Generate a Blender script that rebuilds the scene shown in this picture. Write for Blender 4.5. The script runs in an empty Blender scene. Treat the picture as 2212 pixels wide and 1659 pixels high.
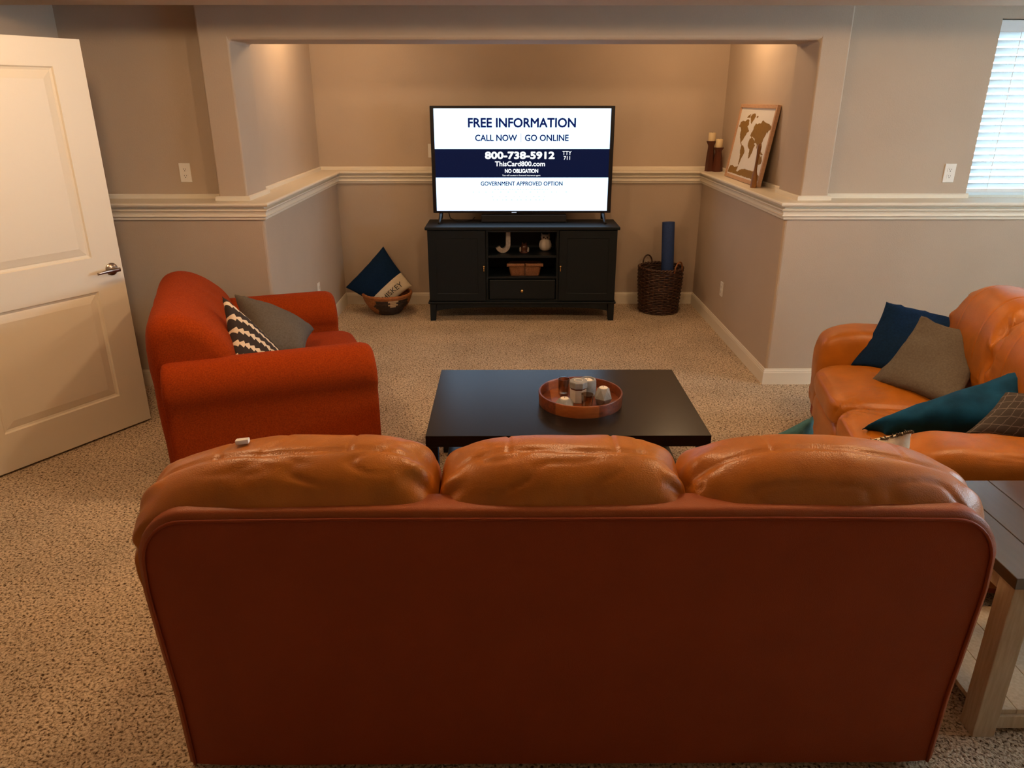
import bpy, bmesh, math, random
from mathutils import Vector, Matrix, noise
R = math.radians
PI = math.pi
random.seed(7)
S = bpy.context.scene
COL = S.collection

# ------------------------------------------------------------------ camera
cam_d = bpy.data.cameras.new('camera')
cam_d.sensor_width = 36.0
cam_d.lens = 1608.6 / 2212 * 36.0
cam_d.clip_start = 0.05
cam = bpy.data.objects.new('camera', cam_d)
cam.location = (0, 0, 1.76)
cam.rotation_euler = (R(90 - 21.044), 0, R(-0.307))
COL.objects.link(cam)
S.camera = cam

# ------------------------------------------------------------------ view, sky, lamps
S.view_settings.view_transform = 'Standard'
S.view_settings.look = 'None'
S.view_settings.gamma = 1.0
S.view_settings.use_curve_mapping = False
S.view_settings.exposure = -0.18

W = bpy.data.worlds.new('sky')
S.world = W
W.use_nodes = True
wn = W.node_tree.nodes['Background']
wn.inputs['Color'].default_value = (0.70, 0.88, 1.0, 1)
wn.inputs['Strength'].default_value = 17.0

WARM = (1.0, 0.66, 0.36)


def ceiling_or_fill_lamp(x, y, z, power, r=0.06):
    l = bpy.data.lights.new('ceiling_or_fill_lamp', 'POINT')
    l.shadow_soft_size = r
    l.energy = power
    l.color = WARM
    o = bpy.data.objects.new('ceiling_or_fill_lamp', l)
    o.location = (x, y, z)
    COL.objects.link(o)
    return o


# flush ceiling bulbs over seating and TV niche; weak pair behind camera is added fill
LAMPS = [(-1.50, 2.75, 2.30, 40), (0.25, 2.75, 2.30, 40), (1.95, 2.75, 2.30, 40), (-1.3, -0.9, 2.36, 3), (1.3, -0.9, 2.36, 3),
         (-1.22, 5.80, 2.36, 17), (1.42, 5.80, 2.36, 17)]
for c in LAMPS:
    ceiling_or_fill_lamp(*c)


# ------------------------------------------------------------------ materials
def mat(name, col, rough=0.5, metal=0.0, var=0.0, vscale=8.0, bump=0.0, bscale=60.0, bdet=3.0, spec=0.5, sheen=0.0,
        col2=None, emit=None, estr=0.0, coat=0.0, bdist=0.01, stretch=None, btype='noise'):
    m = bpy.data.materials.new(name)
    m.use_nodes = True
    nt = m.node_tree
    b = nt.nodes['Principled BSDF']
    b.inputs['Base Color'].default_value = (*col, 1)
    b.inputs['Roughness'].default_value = rough
    b.inputs['Metallic'].default_value = metal
    b.inputs['Specular IOR Level'].default_value = spec
    if sheen:
        b.inputs['Sheen Weight'].default_value = sheen
        b.inputs['Sheen Roughness'].default_value = 0.5
        b.inputs['Sheen Tint'].default_value = (*[min(1, c * 1.5 + .1) for c in col], 1)
    if coat:
        b.inputs['Coat Weight'].default_value = coat
        b.inputs['Coat Roughness'].default_value = 0.15
    if emit:
        b.inputs['Emission Color'].default_value = (*emit, 1)
        b.inputs['Emission Strength'].default_value = estr
    tc = nt.nodes.new('ShaderNodeTexCoord')
    src = tc.outputs['Object']
    if stretch:
        mp = nt.nodes.new('ShaderNodeMapping')
        mp.inputs['Scale'].default_value = stretch
        nt.links.new(src, mp.inputs['Vector'])
        src = mp.outputs['Vector']
    if var or col2:
        n = nt.nodes.new('ShaderNodeTexNoise')
        n.inputs['Scale'].default_value = vscale
        n.inputs['Detail'].default_value = 4
        nt.links.new(src, n.inputs['Vector'])
        r = nt.nodes.new('ShaderNodeValToRGB')
        r.color_ramp.elements[0].position = 0.3
        r.color_ramp.elements[1].position = 0.7
        if col2:
            a, c = col, col2
        else:
            a = tuple(x * (1 - var) for x in col)
            c = tuple(min(1, x * (1 + var)) for x in col)
        r.color_ramp.elements[0].color = (*a, 1)
        r.color_ramp.elements[1].color = (*c, 1)
        nt.links.new(n.outputs['Fac'], r.inputs['Fac'])
        nt.links.new(r.outputs['Color'], b.inputs['Base Color'])
    if bump:
        if btype == 'voronoi':
            n2 = nt.nodes.new('ShaderNodeTexVoronoi')
            out = n2.outputs['Distance']
        else:
            n2 = nt.nodes.new('ShaderNodeTexNoise')
            n2.inputs['Detail'].default_value = bdet
            out = n2.outputs['Fac']
        n2.inputs['Scale'].default_value = bscale
        nt.links.new(src, n2.inputs['Vector'])
        bp = nt.nodes.new('ShaderNodeBump')
        bp.inputs['Strength'].default_value = bump
        bp.inputs['Distance'].default_value = bdist
        nt.links.new(out, bp.inputs['Height'])
        nt.links.new(bp.outputs['Normal'], b.inputs['Normal'])
    return m


M = {}
M['wall'] = mat('greige_paint', (0.50, 0.405, 0.315), 0.75, var=0.03, vscale=3, bump=0.25, bscale=140, bdist=0.003)
M['ceiling'] = mat('ceiling_paint', (0.56, 0.455, 0.355), 0.85, bump=0.2, bscale=90, bdist=0.003)
M['trim'] = mat('cream_trim_paint', (0.80, 0.74, 0.62), 0.38)
M['door'] = mat('cream_door_paint', (0.82, 0.76, 0.63), 0.42, bump=0.08, bscale=120, bdist=0.002)
M['nickel'] = mat('brushed_nickel', (0.42, 0.36, 0.32), 0.28, metal=1.0)
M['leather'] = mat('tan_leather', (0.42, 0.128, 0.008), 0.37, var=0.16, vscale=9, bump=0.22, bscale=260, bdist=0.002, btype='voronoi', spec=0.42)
M['leather_back'] = mat('dark_tan_backing', (0.27, 0.043, 0.009), 0.55, var=0.06, vscale=5, bump=0.2, bscale=300, bdist=0.002, btype='voronoi', spec=0.25)  # darker, redder tan than the cushion leather
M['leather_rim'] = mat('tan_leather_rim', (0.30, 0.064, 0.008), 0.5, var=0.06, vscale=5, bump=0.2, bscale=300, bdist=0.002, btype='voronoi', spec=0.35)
M['orange'] = mat('rust_orange_weave', (0.235, 0.026, 0.0012), 0.95, col2=(0.36, 0.047, 0.0025), vscale=160, bump=0.5, bscale=330, bdist=0.004, spec=0.15, sheen=0.08)
M['black_wood'] = mat('black_brown_foil', (0.007, 0.006, 0.006), 0.25, spec=0.36, bump=0.03, bscale=30, bdist=0.002, stretch=(1, 8, 1))
M['navy_paint'] = mat('dark_navy_paint', (0.006, 0.011, 0.016), 0.5, spec=0.28)
M['navy_inside'] = mat('dark_navy_interior', (0.008, 0.012, 0.020), 0.5)
M['brass'] = mat('brass', (0.80, 0.55, 0.25), 0.25, metal=1.0)
M['tv_black'] = mat('tv_black_plastic', (0.006, 0.006, 0.009), 0.3)
M['soundbar'] = mat('soundbar_cloth', (0.012, 0.013, 0.018), 0.7, bump=0.4, bscale=400, bdist=0.002)
M['white_screen'] = mat('screen_white', (0.01, 0.01, 0.01), 0.3, spec=0.1, emit=(0.52, 0.74, 1.0), estr=2.35)
M['navy_screen'] = mat('screen_navy', (0.002, 0.002, 0.004), 0.3, spec=0.08, emit=(0.006, 0.014, 0.065), estr=0.6)
M['txt_navy'] = mat('screen_text_navy', (0.002, 0.002, 0.004), 0.5, spec=0.05, emit=(0.006, 0.018, 0.15), estr=0.7)
M['txt_white'] = mat('screen_text_white', (0.02, 0.02, 0.02), 0.5, emit=(0.93, 0.97, 1.0), estr=1.4)
M['txt_grey'] = mat('screen_text_grey', (0.02, 0.02, 0.02), 0.5, emit=(0.45, 0.52, 0.62), estr=1.0)
M['blue_text'] = M['txt_navy']
M['plate'] = mat('white_plastic', (0.85, 0.83, 0.78), 0.35)
M['slot'] = mat('dark_slot', (0.01, 0.01, 0.01), 0.6)
M['navy_fab'] = mat('navy_cotton', (0.004, 0.019, 0.058), 0.9, var=0.2, vscale=90, bump=0.4, bscale=420, bdist=0.003, spec=0.12)
M['grey_fab'] = mat('grey_linen', (0.135, 0.115, 0.092), 0.92, var=0.15, vscale=120, bump=0.45, bscale=420, bdist=0.003, spec=0.2)
M['char_fab'] = mat('charcoal_linen', (0.115, 0.10, 0.085), 0.92, var=0.15, vscale=120, bump=0.45, bscale=420, bdist=0.003, spec=0.2)
M['teal_fab'] = mat('deep_teal_velvet', (0.004, 0.058, 0.135), 0.8, var=0.3, vscale=14, bump=0.3, bscale=300, bdist=0.003, spec=0.15, sheen=0.15)
M['sea_fab'] = mat('dusty_teal_cotton', (0.045, 0.13, 0.145), 0.9, var=0.15, vscale=60, bump=0.3, bscale=300, bdist=0.003, spec=0.2)
M['cream_fab'] = mat('cream_linen', (0.72, 0.62, 0.46), 0.9, var=0.06, vscale=120, bump=0.3, bscale=400, bdist=0.003, spec=0.2)
M['fringe'] = mat('grey_yarn', (0.10, 0.085, 0.065), 0.95)
M['ink'] = mat('black_ink', (0.012, 0.012, 0.014), 0.8)
M['wicker'] = mat('dark_wicker', (0.030, 0.012, 0.008), 0.42, col2=(0.11, 0.050, 0.030), vscale=45)
M['wicker_tan'] = mat('honey_wicker', (0.17, 0.065, 0.022), 0.6, col2=(0.34, 0.14, 0.05), vscale=50)
M['seagrass'] = mat('honey_seagrass', (0.26, 0.085, 0.022), 0.65, col2=(0.42, 0.16, 0.045), vscale=60)
M['seagrass_dark'] = mat('dark_seagrass', (0.022, 0.013, 0.010), 0.7, col2=(0.05, 0.028, 0.018), vscale=60)
M['pillow_patch'] = mat('pale_pillow_patch', (0.55, 0.40, 0.24), 0.7, var=.1, vscale=60)
M['yoga'] = mat('blue_foam', (0.020, 0.055, 0.20), 0.8, var=0.12, vscale=60, bump=0.4, bscale=300, bdist=0.002)
M['wood_dark'] = mat('carved_dark_wood', (0.055, 0.014, 0.007), 0.4, col2=(0.13, 0.035, 0.014), vscale=9, stretch=(1, 1, .25))
M['candle'] = mat('ivory_wax', (0.82, 0.66, 0.40), 0.5)
M['wick'] = mat('wick', (0.05, 0.04, 0.03), 0.8)
M['glass_lite'] = None
M['frame_wood'] = mat('pale_oak', (0.52, 0.31, 0.185), 0.5, var=0.1, vscale=25, stretch=(1, 1, 6))
M['paper'] = mat('map_paper', (0.80, 0.77, 0.72), 0.6)
M['land'] = mat('bronze_foil', (0.26, 0.135, 0.020), 0.5, var=0.08, vscale=40)
M['gold_wood'] = mat('golden_brown_wood', (0.16, 0.062, 0.012), 0.35, col2=(0.32, 0.13, 0.025), vscale=18, stretch=(1, 1, .3))
M['acacia'] = mat('acacia_wood', (0.085, 0.018, 0.006), 0.34, col2=(0.21, 0.052, 0.014), vscale=14, stretch=(1, 6, 6))
M['acacia_lt'] = mat('acacia_sapwood', (0.24, 0.068, 0.016), 0.34, col2=(0.32, 0.10, 0.026), vscale=14, stretch=(1, 6, 6))
M['concrete'] = mat('grey_concrete', (0.25, 0.255, 0.26), 0.85, var=0.15, vscale=50, bump=0.3, bscale=150, bdist=0.002)
M['ceramic'] = mat('chalk_ceramic', (0.56, 0.52, 0.48), 0.6, var=0.06, vscale=50)
M['white_glaze'] = mat('white_glaze', (0.70, 0.62, 0.54), 0.12)
M['brown_glaze'] = mat('brown_glaze', (0.07, 0.022, 0.012), 0.15)
M['letter'] = mat('whitewashed_wood', (0.42, 0.36, 0.31), 0.7, var=0.2, vscale=60)
M['basket_liner'] = mat('brown_box_weave', (0.16, 0.062, 0.022), 0.75, col2=(0.30, 0.13, 0.055), vscale=150, bump=0.5, bscale=200, bdist=0.003)
M['limed'] = mat('limed_oak', (0.46, 0.35, 0.22), 0.65, col2=(0.58, 0.47, 0.33), vscale=12, stretch=(8, 8, .8), bump=0.15, bscale=60, bdist=0.002)
M['espresso'] = mat('espresso_planks', (0.026, 0.017, 0.014), 0.33, col2=(0.045, 0.028, 0.022), vscale=10, stretch=(6, .6, 6), spec=1.0, coat=0.5)
M['slat'] = None
M['dark'] = mat('dark_void', (0.01, 0.008, 0.007), 0.9)
M['vinyl'] = mat('white_vinyl', (0.82, 0.84, 0.86), 0.35)


def carpet_material():
    m = bpy.data.materials.new('beige_carpet')
    m.use_nodes = True
    nt = m.node_tree
    b = nt.nodes['Principled BSDF']
    b.inputs['Roughness'].default_value = 1.0
    b.inputs['Specular IOR Level'].default_value = 0.1
    tc = nt.nodes.new('ShaderNodeTexCoord')
    n1 = nt.nodes.new('ShaderNodeTexNoise')
    n1.inputs['Scale'].default_value = 105
    n1.inputs['Detail'].default_value = 2.5
    n1.inputs['Distortion'].default_value = 0.6
    nt.links.new(tc.outputs['Object'], n1.inputs['Vector'])
    r = nt.nodes.new('ShaderNodeValToRGB')
    e = r.color_ramp.elements
    e[0].position = 0.33
    e[0].color = (0.10, 0.060, 0.033, 1)
    e[1].position = 0.60
    e[1].color = (0.76, 0.615, 0.45, 1)
    x = r.color_ramp.elements.new(0.45)
    x.color = (0.49, 0.375, 0.255, 1)
    nt.links.new(n1.outputs['Fac'], r.inputs['Fac'])
    n2 = nt.nodes.new('ShaderNodeTexNoise')
    n2.inputs['Scale'].default_value = 2.2
    n2.inputs['Detail'].default_value = 3
    nt.links.new(tc.outputs['Object'], n2.inputs['Vector'])
    mr = nt.nodes.new('ShaderNodeMapRange')
    mr.inputs['From Min'].default_value = 0.3
    mr.inputs['From Max'].default_value = 0.7
    mr.inputs['To Min'].default_value = 0.86
    mr.inputs['To Max'].default_value = 1.12
    nt.links.new(n2.outputs['Fac'], mr.inputs['Value'])
    mx = nt.nodes.new('ShaderNodeVectorMath')
    mx.operation = 'SCALE'
    nt.links.new(r.outputs['Color'], mx.inputs[0])
    nt.links.new(mr.outputs['Result'], mx.inputs['Scale'])
    nt.links.new(mx.outputs['Vector'], b.inputs['Base Color'])
    bp = nt.nodes.new('ShaderNodeBump')
    bp.inputs['Strength'].default_value = 0.9
    bp.inputs['Distance'].default_value = 0.012
    nt.links.new(n1.outputs['Fac'], bp.inputs['Height'])
    nt.links.new(bp.outputs['Normal'], b.inputs['Normal'])
    return m


def glass_material(name, tint=(0.95, 0.97, 0.97), refl=0.12):
    m = bpy.data.materials.new(name)
    m.use_nodes = True
    nt = m.node_tree
    nt.nodes.clear()
    out = nt.nodes.new('ShaderNodeOutputMaterial')
    t = nt.nodes.new('ShaderNodeBsdfTransparent')
    t.inputs['Color'].default_value = (*tint, 1)
    g = nt.nodes.new('ShaderNodeBsdfGlossy')
    g.inputs['Roughness'].default_value = 0.05
    lw = nt.nodes.new('ShaderNodeLayerWeight')
    lw.inputs['Blend'].default_value = refl * 2
    mix = nt.nodes.new('ShaderNodeMixShader')
    nt.links.new(lw.outputs['Facing'], mix.inputs['Fac'])
    nt.links.new(t.outputs[0], mix.inputs[1])
    nt.links.new(g.outputs[0], mix.inputs[2])
    nt.links.new(mix.outputs[0], out.inputs['Surface'])
    return m


def slat_material():
    m = bpy.data.materials.new('white_blind_slat')
    m.use_nodes = True
    nt = m.node_tree
    nt.nodes.clear()
    out = nt.nodes.new('ShaderNodeOutputMaterial')
    d = nt.nodes.new('ShaderNodeBsdfDiffuse')
    d.inputs['Color'].default_value = (0.85, 0.87, 0.88, 1)
    t = nt.nodes.new('ShaderNodeBsdfTranslucent')
    t.inputs['Color'].default_value = (0.80, 0.88, 0.92, 1)
    mix = nt.nodes.new('ShaderNodeMixShader')
    mix.inputs['Fac'].default_value = 0.45
    nt.links.new(d.outputs[0], mix.inputs[1])
    nt.links.new(t.outputs[0], mix.inputs[2])
    nt.links.new(mix.outputs[0], out.inputs['Surface'])
    return m


M['carpet'] = carpet_material()
M['pane'] = glass_material('window_glass', refl=0.1)
M['tumbler'] = glass_material('smoky_glass', (0.78, 0.70, 0.62), 0.22)
M['slat'] = slat_material()


def uv_pattern(name, kind):
    """Printed cloth: 'feather' = rows of pale arrow teeth on charcoal; 'grid' = thin pale crossing lines on grey velvet."""
    m = bpy.data.materials.new(name)
    m.use_nodes = True
    nt = m.node_tree
    b = nt.nodes['Principled BSDF']
    b.inputs['Roughness'].default_value = 0.9
    b.inputs['Specular IOR Level'].default_value = 0.2
    uv = nt.nodes.new('ShaderNodeUVMap')
    sp = nt.nodes.new('ShaderNodeSeparateXYZ')

    def mth(op, a, bb=None, c=None):
        n = nt.nodes.new('ShaderNodeMath')
        n.operation = op
        for i, v in enumerate((a, bb, c)):
            if v is None:
                continue
            if isinstance(v, (int, float)):
                n.inputs[i].default_value = v
            else:
                nt.links.new(v, n.inputs[i])
        return n.outputs[0]
    mix = nt.nodes.new('ShaderNodeMix')
    mix.data_type = 'RGBA'
    if kind == 'feather':
        nt.links.new(uv.outputs['UV'], sp.inputs[0])
        u, v = sp.outputs['X'], sp.outputs['Y']
        d = mth('ABSOLUTE', mth('SUBTRACT', mth('FRACT', mth('MULTIPLY', v, 5.0)), 0.5))
        # teeth lean away from each row's middle line
        saw = mth('FRACT', mth('ADD', mth('MULTIPLY', u, 12.0), mth('MULTIPLY', d, 1.2)))
        lim = mth('ADD', 0.07, mth('MULTIPLY', saw, 0.20))
        fac = mth('LESS_THAN', d, lim)
        ca, cb = (0.042, 0.033, 0.032, 1), (0.74, 0.62, 0.48, 1)
    else:
        wob = nt.nodes.new('ShaderNodeTexNoise')
        wob.inputs['Scale'].default_value = 9
        nt.links.new(uv.outputs['UV'], wob.inputs['Vector'])
        nt.links.new(uv.outputs['UV'], sp.inputs[0])
        u = mth('ADD', sp.outputs['X'], mth('MULTIPLY', wob.outputs['Fac'], 0.05))
        v = mth('ADD', sp.outputs['Y'], mth('MULTIPLY', wob.outputs['Fac'], 0.05))
        du = mth('ABSOLUTE', mth('SUBTRACT', mth('FRACT', mth('MULTIPLY', u, 9.0)), 0.5))
        dv = mth('ABSOLUTE', mth('SUBTRACT', mth('FRACT', mth('MULTIPLY', v, 6.0)), 0.5))
        k = mth('MINIMUM', du, dv)
        fac = mth('MULTIPLY', mth('LESS_THAN', k, 0.045), 0.5)
        ca, cb = (0.065, 0.054, 0.048, 1), (0.26, 0.22, 0.20, 1)
    nt.links.new(fac, mix.inputs['Factor'])
    mix.inputs['A'].default_value = ca
    mix.inputs['B'].default_value = cb
    nt.links.new(mix.outputs['Result'], b.inputs['Base Color'])
    tn = nt.nodes.new('ShaderNodeTexNoise')
    tn.inputs['Scale'].default_value = 400
    bp = nt.nodes.new('ShaderNodeBump')
    bp.inputs['Strength'].default_value = 0.3
    bp.inputs['Distance'].default_value = 0.003
    nt.links.new(tn.outputs['Fac'], bp.inputs['Height'])
    nt.links.new(bp.outputs['Normal'], b.inputs['Normal'])
    return m


M['feather'] = uv_pattern('feather_print', 'feather')
M['velvet_grid'] = uv_pattern('grid_velvet', 'grid')


# ------------------------------------------------------------------ object helpers
def tag(o, label=None, cat=None, group=None, kind=None):
    if label:
        o['label'] = label
    if cat:
        o['category'] = cat
    if group:
        o['group'] = group
    if kind:
        o['kind'] = kind
    return o


def link(name, bm, material, parent=None, smooth=False, bevel=0.0, bseg=2, auto=None):
    me = bpy.data.meshes.new(name)
    bmesh.ops.recalc_face_normals(bm, faces=bm.faces)
    bm.to_mesh(me)
    bm.free()
    o = bpy.data.objects.new(name, me)
    mats = material if isinstance(material, (list, tuple)) else [material]
    for mm in mats:
        me.materials.append(mm)
    if smooth:
        for p in me.polygons:
            p.use_smooth = True
        if auto:
            me.set_sharp_from_angle(angle=R(auto))
    COL.objects.link(o)
    if parent:
        o.parent = parent
    if bevel:
        bv = o.modifiers.new('soft_edge', 'BEVEL')
        bv.width = bevel
        bv.segments = bseg
        bv.limit_method = 'ANGLE'
        bv.angle_limit = R(40)
    return o


def empty(name, loc, rz=0.0, parent=None):
    o = bpy.data.objects.new(name, None)
    o.location = loc
    o.rotation_euler = (0, 0, rz)
    o.empty_display_size = 0.1
    COL.objects.link(o)
    if parent:
        o.parent = parent
    return o


def thing(name, label, cat, loc, rz=0.0, group=None):
    return tag(empty(name, loc, rz), label, cat, group)


def new():
    return bmesh.new()


def box(bm, x0, x1, y0, y1, z0, z1):
    vs = [bm.verts.new((x, y, z)) for z in (z0, z1) for y in (y0, y1) for x in (x0, x1)]
    for f in ((0, 2, 3, 1), (4, 5, 7, 6), (0, 1, 5, 4), (2, 6, 7, 3), (1, 3, 7, 5), (0, 4, 6, 2)):
        bm.faces.new([vs[i] for i in f])
    return vs


def loft(bm, rings, cap=True, closed=True):
    """Bridge a list of equal-length rings of points."""
    vr = [[bm.verts.new(p) for p in r] for r in rings]
    n = len(rings[0])
    for a, b in zip(vr, vr[1:]):
        rng = range(n) if closed else range(n - 1)
        for i in rng:
            j = (i + 1) % n
            bm.faces.new((a[i], a[j], b[j], b[i]))
    if cap and closed:
        bm.faces.new(list(reversed(vr[0])))
        bm.faces.new(vr[-1])
    return vr


def lathe(bm, prof, n=24, cx=0.0, cy=0.0, fn=None):
    """prof: [(r, z)...] bottom to top; r = 0 closes to a point."""
    rings = []
    for r, z in prof:
        ring = []
        for i in range(n):
            a = 2 * PI * i / n
            rr = max(r, 1e-5) * (fn(a, z) if fn else 1)
            ring.append((cx + rr * math.cos(a), cy + rr * math.sin(a), z))
        rings.append(ring)
    return loft(bm, rings)


def tube(bm, path, r, n=8, closed=False):
    pts = [Vector(p) for p in path]
    rings = []
    m = len(pts)
    prev = None
    for i, p in enumerate(pts):
        a = pts[(i - 1) % m] if (closed or i > 0) else p
        b = pts[(i + 1) % m] if (closed or i < m - 1) else p
        t = (b - a).normalized()
        if prev is None:
            up = Vector((0, 0, 1)) if abs(t.z) < 0.9 else Vector((1, 0, 0))
            u = t.cross(up).normalized()
        else:
            u = (prev - t * prev.dot(t)).normalized()
        prev = u
        v = t.cross(u)
        rr = r[i] if isinstance(r, (list, tuple)) else r
        rings.append([p + (u * math.cos(2 * PI * k / n) + v * math.sin(2 * PI * k / n)) * rr for k in range(n)])
    if closed:
        rings.append(rings[0])
        vr = [[bm.verts.new(p) for p in q] for q in rings[:-1]]
        for i in range(m):
            a, b = vr[i], vr[(i + 1) % m]
            for k in range(n):
                j = (k + 1) % n
                bm.faces.new((a[k], a[j], b[j], b[k]))
    else:
        loft(bm, rings)


def sweep2d(bm, path, prof, closed_prof=True):
    """Sweep a profile (offset to the right-hand side of the path, z) along a flat XY path with mitred corners."""
    pts = [Vector((x, y)) for x, y in path]
    rings = []
    for i, p in enumerate(pts):
        d0 = (p - pts[i - 1]).normalized() if i > 0 else None
        d1 = (pts[i + 1] - p).normalized() if i < len(pts) - 1 else None
        if d0 is None:
            d0 = d1
        if d1 is None:
            d1 = d0
        n0 = Vector((d0.y, -d0.x))
        n1 = Vector((d1.y, -d1.x))
        mi = (n0 + n1).normalized()
        k = 1.0 / max(0.2, mi.dot(n0))
        rings.append([(p.x + mi.x * o * k, p.y + mi.y * o * k, z) for o, z in prof])
    loft(bm, rings, cap=True, closed=closed_prof)


def sgn_pow(v, e):
    return math.copysign(abs(v) ** e, v)


def puff(bm, c, h, n1=28, n2=40, ex=0.35, ez=0.45, disp=None):
    """Rounded cushion block: superellipsoid about c with half sizes h; disp(p, nrm_guess) returns an offset vector."""
    rings = []
    for i in range(1, n1):
        th = -PI / 2 + PI * i / n1
        ct, st = sgn_pow(math.cos(th), ez), sgn_pow(math.sin(th), ez)
        ring = []
        for j in range(n2):
            a = 2 * PI * j / n2
            p = Vector((h[0] * ct * sgn_pow(math.cos(a), ex), h[1] * ct * sgn_pow(math.sin(a), ex), h[2] * st))
            q = Vector(c) + p
            if disp:
                q = q + disp(q, p)
            ring.append(q)
        rings.append(ring)
    loft(bm, rings)


def wrinkle(p, amp, sc, seed=0.0, stretch=(1, 1, 1)):
    q = Vector((p.x * stretch[0] * sc + seed, p.y * stretch[1] * sc, p.z * stretch[2] * sc))
    return amp * (noise.noise(q) + 0.5 * noise.noise(q * 2.1))


def ridged(p, amp, sc, seed=0.0, stretch=(1, 1, 1)):
    q = Vector((p.x * stretch[0] * sc + seed, p.y * stretch[1] * sc, p.z * stretch[2] * sc))
    v = 1 - abs(noise.noise(q)) * 2.2
    return -amp * max(0, v) ** 4


def crease(p, amp, sc, seed=0.0, stretch=(1, 1, 1)):
    """Thin sharp fold lines, present only in patches."""
    q = Vector((p.x * stretch[0] * sc + seed, p.y * stretch[1] * sc, p.z * stretch[2] * sc))
    v = max(0.0, 1 - abs(noise.noise(q)) * 7.5) ** 1.5
    k = max(0.0, noise.noise(q * .45 + Vector((7.3, seed, 1.1))) + .12) * 2.2
    return -amp * v * min(1.0, k)


def pillow_mesh(c00, c10, c11, c01, thick, n=26, pull=0.10, seed=0.0, wr=0.007, side=1, matfn=None):
    """Throw cushion through four corner points: c00-c10 is the bottom edge (u), c01-c11 the top edge (v up).
    Returns a bmesh with UVs; both faces share the seam."""
    A, B, Cc, D = [Vector(c) for c in (c00, c10, c11, c01)]
    nrm = (B - A).cross(D - A)
    nrm = (nrm + (Cc - B).cross(D - Cc)).normalized()
    bm = new()
    uvl = bm.loops.layers.uv.new('UVMap')

    def pos(i, j, sd):
        s, t = -1 + 2 * i / n, -1 + 2 * j / n
        # even out so that vertices crowd the border
        s, t = math.sin(s * PI / 2), math.sin(t * PI / 2)
        u = s * (1 - pull * (1 - t * t) * abs(s) ** 2)
        v = t * (1 - pull * (1 - s * s) * abs(t) ** 2)
        a, b = (u + 1) / 2, (v + 1) / 2
        p = A * (1 - a) * (1 - b) + B * a * (1 - b) + Cc * a * b + D * (1 - a) * b
        e = max(0.0, (1 - s * s) * (1 - t * t))
        h = thick / 2 * e ** 0.42
        q = p + nrm * h * sd
        w = wr * (e ** 0.3) * (noise.noise(p * 9 + Vector((seed, sd * 3, 0))) + .6 * noise.noise(p * 22 + Vector((seed, 0, sd))))
        edge = (1 - e) ** 6
        w += wr * .9 * edge * noise.noise(p * 45 + Vector((seed, 1, 2)))
        return q + nrm * w * sd + nrm * edge * wr * noise.noise(p * 14 + Vector((0, seed, 0)))
    grid = {}
    for sd in (1, -1):
        for i in range(n + 1):
            for j in range(n + 1):
                brd = i in (0, n) or j in (0, n)
                if brd and sd == -1:
                    grid[(i, j, -1)] = grid[(i, j, 1)]
                else:
                    grid[(i, j, sd)] = bm.verts.new(pos(i, j, 1 if sd == 1 else -1))
    for sd in (1, -1):
        for i in range(n):
            for j in range(n):
                q = [(i, j), (i + 1, j), (i + 1, j + 1), (i, j + 1)]
                if sd == -1:
                    q.reverse()
                try:
                    f = bm.faces.new([grid[(a, b, sd)] for a, b in q])
                except ValueError:
                    continue
                for l, (a, b) in zip(f.loops, q):
                    s, t = math.sin((-1 + 2 * a / n) * PI / 2), math.sin((-1 + 2 * b / n) * PI / 2)
                    l[uvl].uv = ((s + 1) / 2, (t + 1) / 2)
                if matfn:
                    f.material_index = matfn((i + .5) / n, (j + .5) / n, sd)
    return bm


def pillow(name, corners, thick, material, label, cat='pillow', group=None, **kw):
    """Top-level cushion; its origin is put at the lowest corner."""
    c = [Vector(p) for p in corners]
    org = sum(c, Vector()) / 4
    bm = pillow_mesh(*[p - org for p in c], thick, **kw)
    o = link(name, bm, material, smooth=True)
    o.location = org
    seam = new()
    # piping along the seam follows the shared border vertices
    tag(o, label, cat, group)
    return o


# ------------------------------------------------------------------ the room shell
LZ = 1.172        # top of the ledge that runs round the room
XL, XR = -1.475, 1.68      # side walls of the TV alcove below the ledge
YF, YB = 4.572, 6.625      # front faces and alcove back wall below the ledge
CE = 2.44


def struct(name, bm, m, bevel=0.0, bseg=3, parent=None, smooth=False):
    o = link(name, bm, m, parent, bevel=bevel, bseg=bseg, smooth=smooth)
    o['kind'] = 'structure'
    return o


b = new()
box(b, -2.75, 5.15, -2.2, 7.1, -0.08, 0.0)
struct('floor', b, M['carpet'])
b = new()
box(b, -2.75, 5.15, -2.2, 7.1, CE, CE + 0.1)
struct('ceiling', b, M['ceiling'])
b = new()
box(b, -2.62, 5.02, 3.80, 4.20, 2.194, CE + .01)
struct('ceiling_beam', b, M['ceiling'], bevel=0.008)

# lower walls
b = new()
box(b, -2.75, XL, YF, 7.0, -.02, LZ - .02)
struct('wall_alcove_left', b, M['wall'], bevel=0.018)
b = new()
box(b, XR, 5.1, YF, 7.0, -.02, LZ - .02)
struct('wall_alcove_right', b, M['wall'], bevel=0.018)
b = new()
box(b, XL - .05, XR + .05, YB, 7.0, -.02, LZ - .02)
struct('wall_alcove_back', b, M['wall'])

# upper walls above the ledge
b = new()
box(b, -2.75, -1.66, 4.775, 4.9, LZ - .02, CE + .01)
struct('wall_front_left', b, M['wall'])
WX0, WX1, WZ1 = 2.872, 4.62, 2.188
b = new()
box(b, 1.86, WX0, 4.775, 4.95, LZ - .02, CE + .01)
box(b, WX1, 5.15, 4.775, 4.95, LZ - .02, CE + .01)
box(b, WX0, WX1, 4.775, 4.95, WZ1, CE + .01)
struct('wall_front_right', b, M['wall'])
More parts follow.
